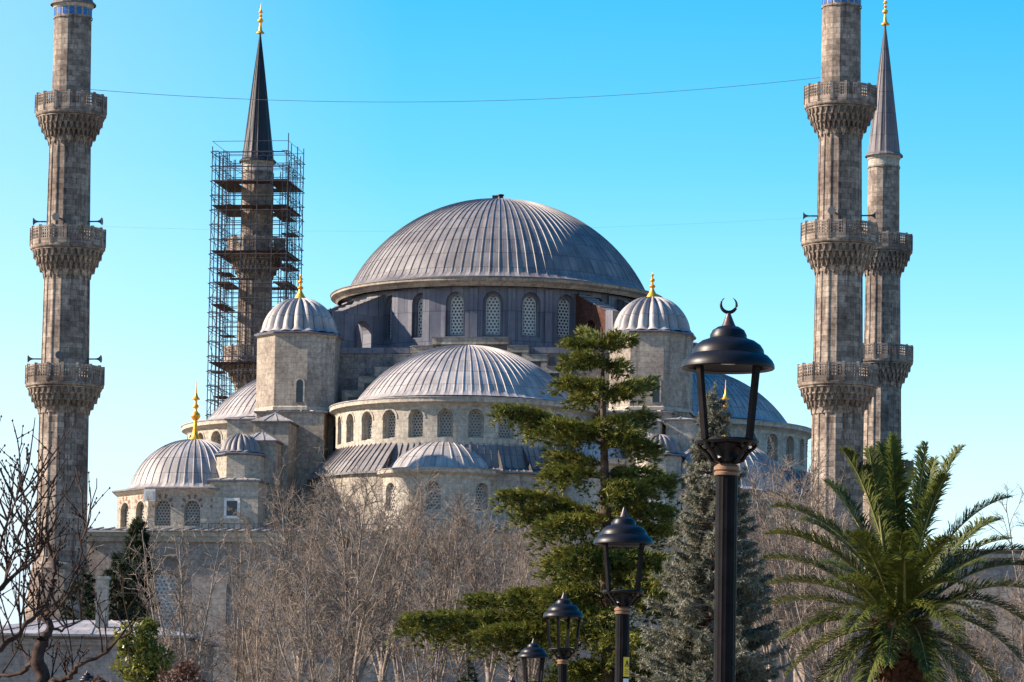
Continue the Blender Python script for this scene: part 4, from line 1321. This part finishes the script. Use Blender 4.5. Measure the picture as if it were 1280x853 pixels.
    for i in range(14):      # boughs reaching away from and towards the viewer
        z = rg.uniform(.42, .95) * top[2]; f = 1 - (z / top[2]); r = .8 + 6.2 * f * rg.uniform(.45, .85)
        az = rg.choice([-1, 1]) * PI / 2 + rg.uniform(-.6, .6)
        bough(axis(z) + np.array([math.cos(az) * r, math.sin(az) * r, -.06 * r]), z, .45 + .9 * f, .2 + .5 * f, .8)
    for i in range(30):
        z = rg.uniform(.15, .55) * top[2]; r = 3.0 + 2.6 * rg.uniform(); az = rg.uniform(-PI * .62, PI * .62)
        bough(axis(z) + np.array([math.cos(az) * r, math.sin(az) * r, -.2]), z, 1.3, .9, .6)
    v, q = tubes_np(tr, 10); v2, q2 = tubes_np(limbs, 5)
    arrays_obj('trunk', [(v, q, BARK_R)], root, True)
    V, Fc = tri_tufts(np.array(P), np.array(Dn), .20, .042, 9, .34)
    V2, F2 = tri_tufts(np.array(P), np.array(Dn) * .3 + [0, 0, -.35], .17, .04, 3, .45)
    V3, F3 = tri_tufts(np.array(P2), np.array(D2), .21, .038, 9, .36)
    o = arrays_obj('crown', [(V, Fc, CEDAR), (V2, F2, CEDAR), (V3, F3, CEDAR_T), (v2, q2, BARK_R)], root, False)
cedar()

# ------------------------------------------------------------------ the blue grey spruce
def conifer(name, label, px, D, top_y, half_w, mat, seed, whorl=.23, nb=9, tuft=.13, up=.12, droop=.22, taper=.9, dens=1.0, bark=BARK_R, group=None):
    loc = foot(px, D); T = np.array(loc); h = at(px, top_y, D).z - loc[2]
    root = thing(name, label, 'tree', loc, 0, group)
    rg = np.random.default_rng(seed); P, Dn, limbs = [], [], []
    z = h * .06
    while z < h - .15:
        f = 1 - z / h; r = half_w * (f ** taper)
        for k in range(max(4, int(nb * (0.45 + .55 * f)))):
            az = rg.uniform(0, 2 * PI); rr = r * rg.uniform(.62, 1.12) + .08
            e = np.array([math.cos(az), math.sin(az), 0]); K = 7
            zz = z + rg.uniform(-.12, .12)
            pts = np.array([[e[0] * rr * t, e[1] * rr * t, zz - droop * rr * t + up * rr * t * t * 1.6] for t in np.linspace(0, 1, K + 1)])
            limbs.append((pts, np.linspace(.012 + .012 * rr, .005, K + 1)))
            side = np.array([-e[1], e[0], 0])
            nt = int((rr * 15 + 4) * dens)
            for j in range(nt):
                t = rg.uniform(.22, 1) ** .7; i = min(K - 1, int(t * K)); p = pts[i] + (pts[i + 1] - pts[i]) * (t * K - i)
                sl = rr * .34 * (1.12 - t) * rg.uniform(.3, 1) + .06; sg = rg.choice([-1, 1])
                d = side * sg * .8 + e * .75 + np.array([0, 0, rg.uniform(-.35, .25)]); d /= np.linalg.norm(d)
                m = max(2, int(sl / .06))
                for q in range(m):
                    P.append(p + d * sl * (q + .5) / m); Dn.append(d * .8)
        z += whorl * (.7 + .6 * rg.uniform()) * (0.55 + .45 * f)
    for q in range(14):
        P.append(np.array([0, 0, h - .35 + .03 * q])); Dn.append(np.array([0, 0, .9]))
    tr = [(np.array([[0, 0, -.4], [0, 0, h * .5], [0, 0, h]]), [h * .014, h * .009, .012])]
    v, q = tubes_np(tr, 8); arrays_obj('trunk', [(v, q, bark)], root, True)
    V, Fc = tri_tufts(np.array(P), np.array(Dn), tuft, tuft * .24, 6, .62)
    v2, q2 = tubes_np(limbs, 4)
    arrays_obj('crown', [(V, Fc, mat), (v2, q2, bark)], root, False)
conifer('spruce_tree', 'conical blue grey spruce standing behind the tall near street lamp', 889, 80, 484, 2.4, SPRUCE, 12, whorl=.17, nb=15, tuft=.125, dens=1.3, droop=.12, up=.18, taper=.9)
conifer('cypress_tree', 'narrow dark cypress against the hall wall behind the chimney', 168, 232, 650, 1.9, CYPR, 21, whorl=.4, nb=10, tuft=.36, taper=.62, droop=-.5, up=.1, dens=.8)
conifer('cypress_tree', 'dark leaning evergreen left of the cypress and right of the left minaret', 146, 226, 694, 1.9, CYPR, 22, whorl=.42, nb=9, tuft=.34, taper=.5, droop=-.4, up=.1, dens=.55)
conifer('cypress_tree', 'low dark evergreen at the foot of the left minaret', 100, 240, 715, 2.4, CYPR, 23, whorl=.6, nb=8, tuft=.36, taper=.5, droop=-.3, up=.1, dens=.5)
conifer('young_spruce', 'small dark young conifer under the left tip of the cedar', 585, 110, 828, 1.3, CYPR, 24, whorl=.3, nb=8, tuft=.16, dens=.7)

# ------------------------------------------------------------------ leafy shrubs at the lower left
def shrub(label, px, D, top_y, rx, rz_, mat, n, seed, leaf=.11, clumps=16):
    loc = foot(px, D); rg = np.random.default_rng(seed); zt = at(px, top_y, D).z - loc[2]
    root = thing('shrub', label, 'shrub', loc)
    cz = zt - rz_; C = []
    for i in range(clumps):
        d = rg.normal(0, 1, 3); d /= np.linalg.norm(d); C.append((np.array([0, 0, cz]) + d * np.array([rx, rx, rz_]) * rg.uniform(.3, .85), rg.uniform(.25, .5) * rx))
    C.append((np.array([rx * .3, 0, zt - .4]), .3 * rx))
    P = np.concatenate([c + (lambda d: d / np.linalg.norm(d, axis=1, keepdims=True) * rg.uniform(.4, 1, (n // clumps, 1)) ** .5)(rg.normal(0, 1, (n // clumps, 3))) * r for c, r in C])
    d = rg.normal(0, 1, P.shape); d[:, 2] += .3; d /= np.linalg.norm(d, axis=1, keepdims=True)
    s = np.cross(d, rg.normal(0, 1, P.shape)); s /= np.linalg.norm(s, axis=1, keepdims=True)
    ln = leaf * rg.uniform(.6, 1.3, (len(P), 1))
    V = np.stack([P, P + d * ln * .5 + s * ln * .28, P + d * ln, P + d * ln * .5 - s * ln * .28], 1).reshape(-1, 3)
    Fc = np.arange(len(V)).reshape(-1, 4)
    st = [(np.array([[0, 0, -.3], [c[0] * .3, c[1] * .3, c[2] * .5], c]), [.06, .04, .012]) for c, r in C]
    v, q = tubes_np(st, 5)
    arrays_obj('stem', [(v, q, BARK)], root, True)
    arrays_obj('foliage', [(V, Fc, mat)], root, False)
shrub('glossy green leafy shrub in front of the low building', 172, 118, 768, .95, 1.6, BUSHL, 4600, 61, .16)
shrub('rusty brown shrub right of the glossy green shrub', 222, 112, 822, .9, 1.2, BUSHR, 3600, 62, .12)
shrub('rusty brown shrub at the foot of the gnarled tree, left of the glossy green one', 126, 110, 842, .5, .9, BUSHR, 1800, 63, .12)

# ------------------------------------------------------------------ the palm
def palm():
    D = 85.0; hp = at(1126, 792, D); loc = (hp.x, D, 0.0)
    root = thing('palm_tree', 'feathery green date palm with thick ragged trunk in front of the right minarets', 'tree', loc)
    T = Vector(loc); H = hp - T; s = D / F
    mb = MB(); rg = np.random.default_rng(9)
    prof = [(.52, -.3), (.50, .6), (.47, H.z * .5), (.52, H.z - .9), (.66, H.z - .35), (.55, H.z + .1), (.25, H.z + .45), (.02, H.z + .6)]
    mb.lathe(prof, 20, PTRUNK)
    for i in range(420):      # old leaf bases
        z = rg.uniform(.2, H.z + .15); t = i * 2.399; r = np.interp(z, [p[1] for p in prof], [p[0] for p in prof])
        e = Vector((math.sin(t), math.cos(t), 0)); p = Vector((0, 0, z)) + e * (r - .03)
        mb.bar(p, p + e * .14 + Vector((0, 0, .2)), .15, PTRUNK, .07, e)
    mb.build('trunk', root, 30)
    tips = [(1053, 563, -.5, 1.05), (1032, 603, .8, .9), (966, 634, .2, .95), (958, 668, -.9, .9), (952, 700, .7, .8), (955, 732, -.4, .7), (962, 756, .9, .6), (978, 800, -.7, .75), (985, 842, .6, .8),
            (1114, 545, .3, .5), (1086, 562, -.6, .6), (1100, 556, .9, .5), (1158, 556, -.2, .7), (1203, 560, .6, 1.1), (1182, 596, -1.0, .9), (1168, 575, .9, .6), (1262, 622, -.3, .95), (1262, 674, .8, .85),
            (1292, 690, -.4, .9), (1302, 712, .5, .9), (1300, 742, -.9, .9), (1296, 790, .5, 1.1), (1288, 840, -.5, 1.1), (1255, 868, .8, 1.0), (1215, 872, -.9, .9), (1040, 858, -.8, .9), (1015, 868, .8, .9), (1075, 880, -1.4, .8), (1180, 885, -1.4, .8),
            (1062, 668, -2.3, .8), (1190, 676, -2.2, .9), (1128, 668, -2.4, .7), (1040, 730, -2.5, .8), (1215, 735, -2.5, .8), (1020, 705, 2.3, .7), (1235, 705, 2.3, .7), (1110, 830, -2.9, 1.0), (1160, 840, -2.8, 1.0),
            (1000, 650, 1.6, .8), (1250, 650, 1.7, .8), (1060, 790, -2.9, .8), (1200, 800, -2.9, .9), (1130, 700, -2.8, .9), (1020, 780, 1.8, .8), (1240, 780, 1.9, .9)]
    for (x, y, dd, arch) in tips:
        tip = at(x, y, D + dd) - T; a = H + Vector((rg.normal(0, .12), rg.normal(0, .12), .1 + rg.uniform(-.15, .15)))
        ch = tip - a; hor = Vector((ch.x, ch.y, 0))
        mid = a + ch * .52 + Vector((0, 0, 1)) * arch * (.22 * ch.length + .15 * hor.length)
        K = 26; pts = []
        for i in range(K + 1):
            t = i / K; pts.append(a * (1 - t) ** 2 + mid * 2 * t * (1 - t) + tip * t * t)
        ln = sum((pts[i + 1] - pts[i]).length for i in range(K))
        Pn = np.array([list(p) for p in pts])
        vr, qr = tubes_np([(Pn, np.linspace(.038, .006, K + 1))], 5)
        V, Fc = [], []
        NL = int(ln * 46)
        for j in range(NL):
            t = .10 + .90 * j / (NL - 1); i = min(K - 1, int(t * K)); p = pts[i].lerp(pts[i + 1], t * K - i)
            ax = (pts[i + 1] - pts[i]).normalized(); side = ax.cross(Vector((0, 0, 1)))
            if side.length < .05: side = Vector((1, 0, 0))
            side.normalize(); up = side.cross(ax).normalized()
            l = (.54 * math.sin(PI * min(1, .12 + t * .80)) ** .7 + .08) * (1 if t < .9 else 1 - (t - .9) * 4)
            for sg in (-1, 1):
                d = (side * sg * rg.uniform(.55, .95) + ax * rg.uniform(.65, 1.15) + up * rg.uniform(.1, .75)).normalized()
                L_ = l * rg.uniform(.7, 1.15); wv = up.cross(d).normalized() * .017
                m = p + d * L_ * .55; e = p + d * L_ + Vector((0, 0, -.22 * L_))
                b = len(V)
                V += [list(p - wv * .6), list(p + wv * .6), list(m + wv), list(m - wv), list(e)]
                Fc += [(b, b + 1, b + 2, b + 3), (b + 3, b + 2, b + 4, b + 4)]
        V = np.array(V); q4 = np.array([f for f in Fc if f[2] != f[3]]); q3 = np.array([f[:3] for f in Fc if f[2] == f[3]])
        arrays_obj('frond', [(V, q4, PALM), (V.copy(), q3, PALM), (vr, qr, RACH)], root, False)
palm()

# ------------------------------------------------------------------ street lamps
def lamp_parts(root, rot, crescent=True):
    """cast iron post lamp; local z from the ground; widths in metres"""
    mb = MB()
    mb.lathe([(.24, 0), (.24, .12), (.20, .16), (.17, .5), (.13, .62), (.10, .75)], 16, BLACKM)
    n = 16; V = []
    for z in (.7, 3.835):
        for k in range(n * 2):
            r = .073 if k % 2 == 0 else .0695
            V.append((r * math.cos(PI * k / n), r * math.sin(PI * k / n), z))
    mb.add(V, [(k, (k + 1) % 32, 32 + (k + 1) % 32, 32 + k) for k in range(32)], POSTM)
    mb.build('post', root, 20)
    cb = MB()
    cb.lathe([(.066, 3.826), (.083, 3.831), (.085, 3.848), (.074, 3.858), (.086, 3.866), (.086, 3.886), (.07, 3.90), (.06, 3.906)], 24, COLLAR)
    cb.build('collar', root, 40)
    bk_ = MB()
    bk_.lathe([(.055, 3.82), (.06, 3.86), (.085, 3.90), (.075, 3.95), (.11, 4.0), (.115, 4.04)], 20, BLACKM)
    for k in range(8):      # scrolled brackets
        t = k * PI / 4 + rot; e = Vector((math.cos(t), math.sin(t), 0))
        pts = [e * .05 + Vector((0, 0, 3.86)), e * .10 + Vector((0, 0, 3.88)), e * .13 + Vector((0, 0, 3.95)), e * .175 + Vector((0, 0, 4.0)), e * .195 + Vector((0, 0, 4.035))]
        bk_.tube(pts, [.016, .018, .016, .016, .012], BLACKM, 6)
        c = e * .145 + Vector((0, 0, 4.015))
        bk_.tube([c + (e * math.cos(a) + Vector((0, 0, 1)) * math.sin(a)) * .028 for a in [i * PI / 5 for i in range(9)]], .009, BLACKM, 5)
    bk_.lathe([(.12, 4.035), (.205, 4.04), (.215, 4.055), (.205, 4.07), (.0, 4.075)], 24, BLACKM)
    bk_.v = [(x, y, 4.04 - (4.04 - z) * .7 if z < 4.04 else z) for x, y, z in bk_.v]
    bk_.build('bracket', root, 30)
    for k in range(4):
        t = k * PI / 2 + PI / 4 + rot; e = Vector((math.cos(t), math.sin(t), 0))
        b = MB(); b.bar(e * .205 + Vector((0, 0, 4.06)), e * .265 + Vector((0, 0, 4.545)), .040, POSTM, .034, e)
        b.build('lantern_bar', root, 0)
    cp = MB()
    prof = [(.27, 4.555), (.305, 4.54), (.311, 4.55), (.309, 4.575), (.295, 4.61), (.265, 4.65), (.242, 4.665), (.24, 4.675), (.236, 4.70), (.215, 4.74), (.175, 4.775), (.128, 4.795), (.124, 4.80), (.122, 4.825), (.105, 4.865), (.07, 4.893), (.045, 4.90)]
    prof = [(r, 4.54 + (z - 4.54) * .80) for r, z in prof]
    cp.lathe(prof, 48, BLACKM, cap=False)
    cp.lathe([(.27, 4.555), (.2, 4.60), (.0, 4.62)], 32, BLACKM, cap=False)
    c = cp.build('cap', root, 28)
    fn = MB(); fn.lathe([(.052, 4.822), (.04, 4.845), (.026, 4.88), (.014, 4.91), (.010, 4.925)], 14, OXBL)
    fn.build('finial', root, 40)
    if crescent:
        cr = MB(); K = 24; P = []
        for i in range(K + 1):
            a = math.radians(-90 + (i / K - .5) * 300); w = .019 * math.sin(PI * i / K) ** .8 + .001
            P.append((a, w))
        pts = [Vector((.052 * math.cos(a), 0, 4.972 + .052 * math.sin(a))) for a, w in P]
        cr.tube(pts, [w * .62 for a, w in P], BLACKM, 8)
        cr.build('crescent', root, 60)
    rf = MB(); rf.lathe([(.0, 4.575), (.05, 4.575), (.085, 4.60), (.09, 4.618), (.0, 4.619)], 20, WHITE)
    rf.build('reflector', root, 40)
G_L = 'row of black street lamps'
def lamp(px, D, label, rot, crescent=False, dz=0.0):
    p = at(px, 800, D); root = thing('street_lamp', label, 'street lamp', (p.x, D, dz), 0, G_L)
    lamp_parts(root, rot, crescent); return root
lamp(906, 25.4, 'tall nearest black street lamp topped by a crescent, in front of the spruce', -.055, True, .065)
l2 = lamp(778, 39.2, 'second nearest black street lamp, with a yellow sticker on its post', -.03, False, -.18)
lamp(704, 58.4, 'third black street lamp down the row, its four lantern bars showing', .45, False, 0)
lamp(667, 76.0, 'fourth black street lamp, small, low before the cedar boughs', .1, False, .05)
lamp(641, 99.0, 'smallest street lamp of the row, only its cap showing', .3, False, .05)
lamp(110, 140.0, 'lone small street lamp cap under the gnarled tree at lower left', .3, False, at(110, 838, 140.0).z - 4.925)
st = MB()
def arc_patch(z0, z1, a0, a1, r, mat):
    K = 6; V = []
    for z in (z0, z1):
        for k in range(K + 1):
            a = a0 + (a1 - a0) * k / K; V.append((r * math.sin(a), -r * math.cos(a), z))
    st.add(V, [(k, k + 1, K + 2 + k, K + 1 + k) for k in range(K)], mat)
arc_patch(3.19, 3.39, .15, 1.25, .0755, YELL)
arc_patch(2.97, 3.17, .15, 1.15, .0755, WHITE)
def sp_(a, z): return (.078 * math.sin(a), -.078 * math.cos(a), z)
for A, B in (((.4, 3.295), (1.0, 3.295)), ((1.0, 3.295), (.7, 3.355)), ((.7, 3.355), (.4, 3.295))):
    st.bar(sp_(*A), sp_(*B), .008, BLACKM, .004)
st.bar(sp_(.7, 3.307), sp_(.7, 3.333), .008, BLACKM, .004)
for z in (3.26, 3.24, 3.22): st.bar(sp_(.4, z), sp_(1.0, z), .007, BLACKM, .004)
so = st.build('sticker', l2, 30)

# ------------------------------------------------------------------ low stone building at the lower left
def low_building():
    D = 200.0; p = at(250, 798, D); x1 = p.x; x0 = at(-75, 798, D).x; ze = p.z
    gz = ground_z(0, D)
    root = thing('low_building', 'low stone building with shallow lead roof and pale chimney', 'building', ((x0 + x1) / 2, D + 6, gz), -ALPHA * .3)
    hx = (x1 - x0) / 2; hy = 6.0; H = ze - gz
    mb = MB(); mb.box(-hx + .4, hx - .4, -hy + .4, hy - .4, -1, H, STONE_W); mb.box(-hx + .25, hx - .25, -hy + .25, hy - .25, H - .45, H - .15, STONE_W)
    mb.build('wall', root, 0)
    rf = MB(); h = 1.0
    rf.box(-hx, hx, -hy, hy, H, H + .12, LEAD_L)
    A = [(-hx, -hy), (hx, -hy), (hx, hy), (-hx, hy)]; Tt = [(-hx * .25, 0), (hx * .34, 0), (hx * .34, 0), (-hx * .25, 0)]
    for k in range(4):
        a, b = A[k], A[(k + 1) % 4]; c, d = Tt[(k + 1) % 4], Tt[k]
        pa, pb2, pc, pd = Vector((*a, H + .12)), Vector((*b, H + .12)), Vector((*c, H + .12 + h)), Vector((*d, H + .12 + h))
        rf.quad(pa, pb2, pc, pd, LEAD_L)
        n = int((pa - pb2).length / 2.6)
        for i in range(1, n): rf.bar(pa.lerp(pb2, i / n) + Vector((0, 0, .02)), pd.lerp(pc, i / n) + Vector((0, 0, .02)), .06, LEAD_L, .06)
    r_ = rf.build('roof', root, 0)
    cx = at(131, 760, D + 3).x - (x0 + x1) / 2
    ch = MB(); zt = at(131, 722, D + 3).z - gz
    ch.box(cx - .3, cx + .3, -3.3, -2.7, H, zt - .1, STONE_L)
    ch.box(cx - .36, cx + .36, -3.36, -2.64, zt - .62, zt - .5, STONE_L); ch.box(cx - .36, cx + .36, -3.36, -2.64, zt - 1.4, zt - 1.28, STONE_L); ch.box(cx - .38, cx + .38, -3.38, -2.62, zt - .1, zt + .05, STONE_L)
    ch.build('chimney', r_, 0)
low_building()

# ------------------------------------------------------------------ courtyard wing to the right of the near minaret
cw = thing('courtyard_wing', 'low grey courtyard wall behind the palm at the right edge', 'wall', W(70, 20, GZ), -ALPHA)
mb = MB(); zt = 20.8 - GZ
mb.box(-36, 40, -8, 20, -1, zt, STONE_W, LEAD_L)
mb.box(-36.2, 40.2, -8.25, 20.2, zt - .5, zt - .2, STONE_L); mb.box(-36.3, 40.3, -8.4, 20.3, zt + .003, zt + .14, LEAD, LEAD_L)
mb.build('wall', cw, 0)
wq = window_mesh('window', 1.6, 0, 2.2, .3, STUCCO, .33, frame=STONE_L)
for i in range(10):
    o = wq if i == 0 else link(wq.copy())
    o.parent = cw; o.location = (-30 + 7 * i, -8.08, zt - 6)
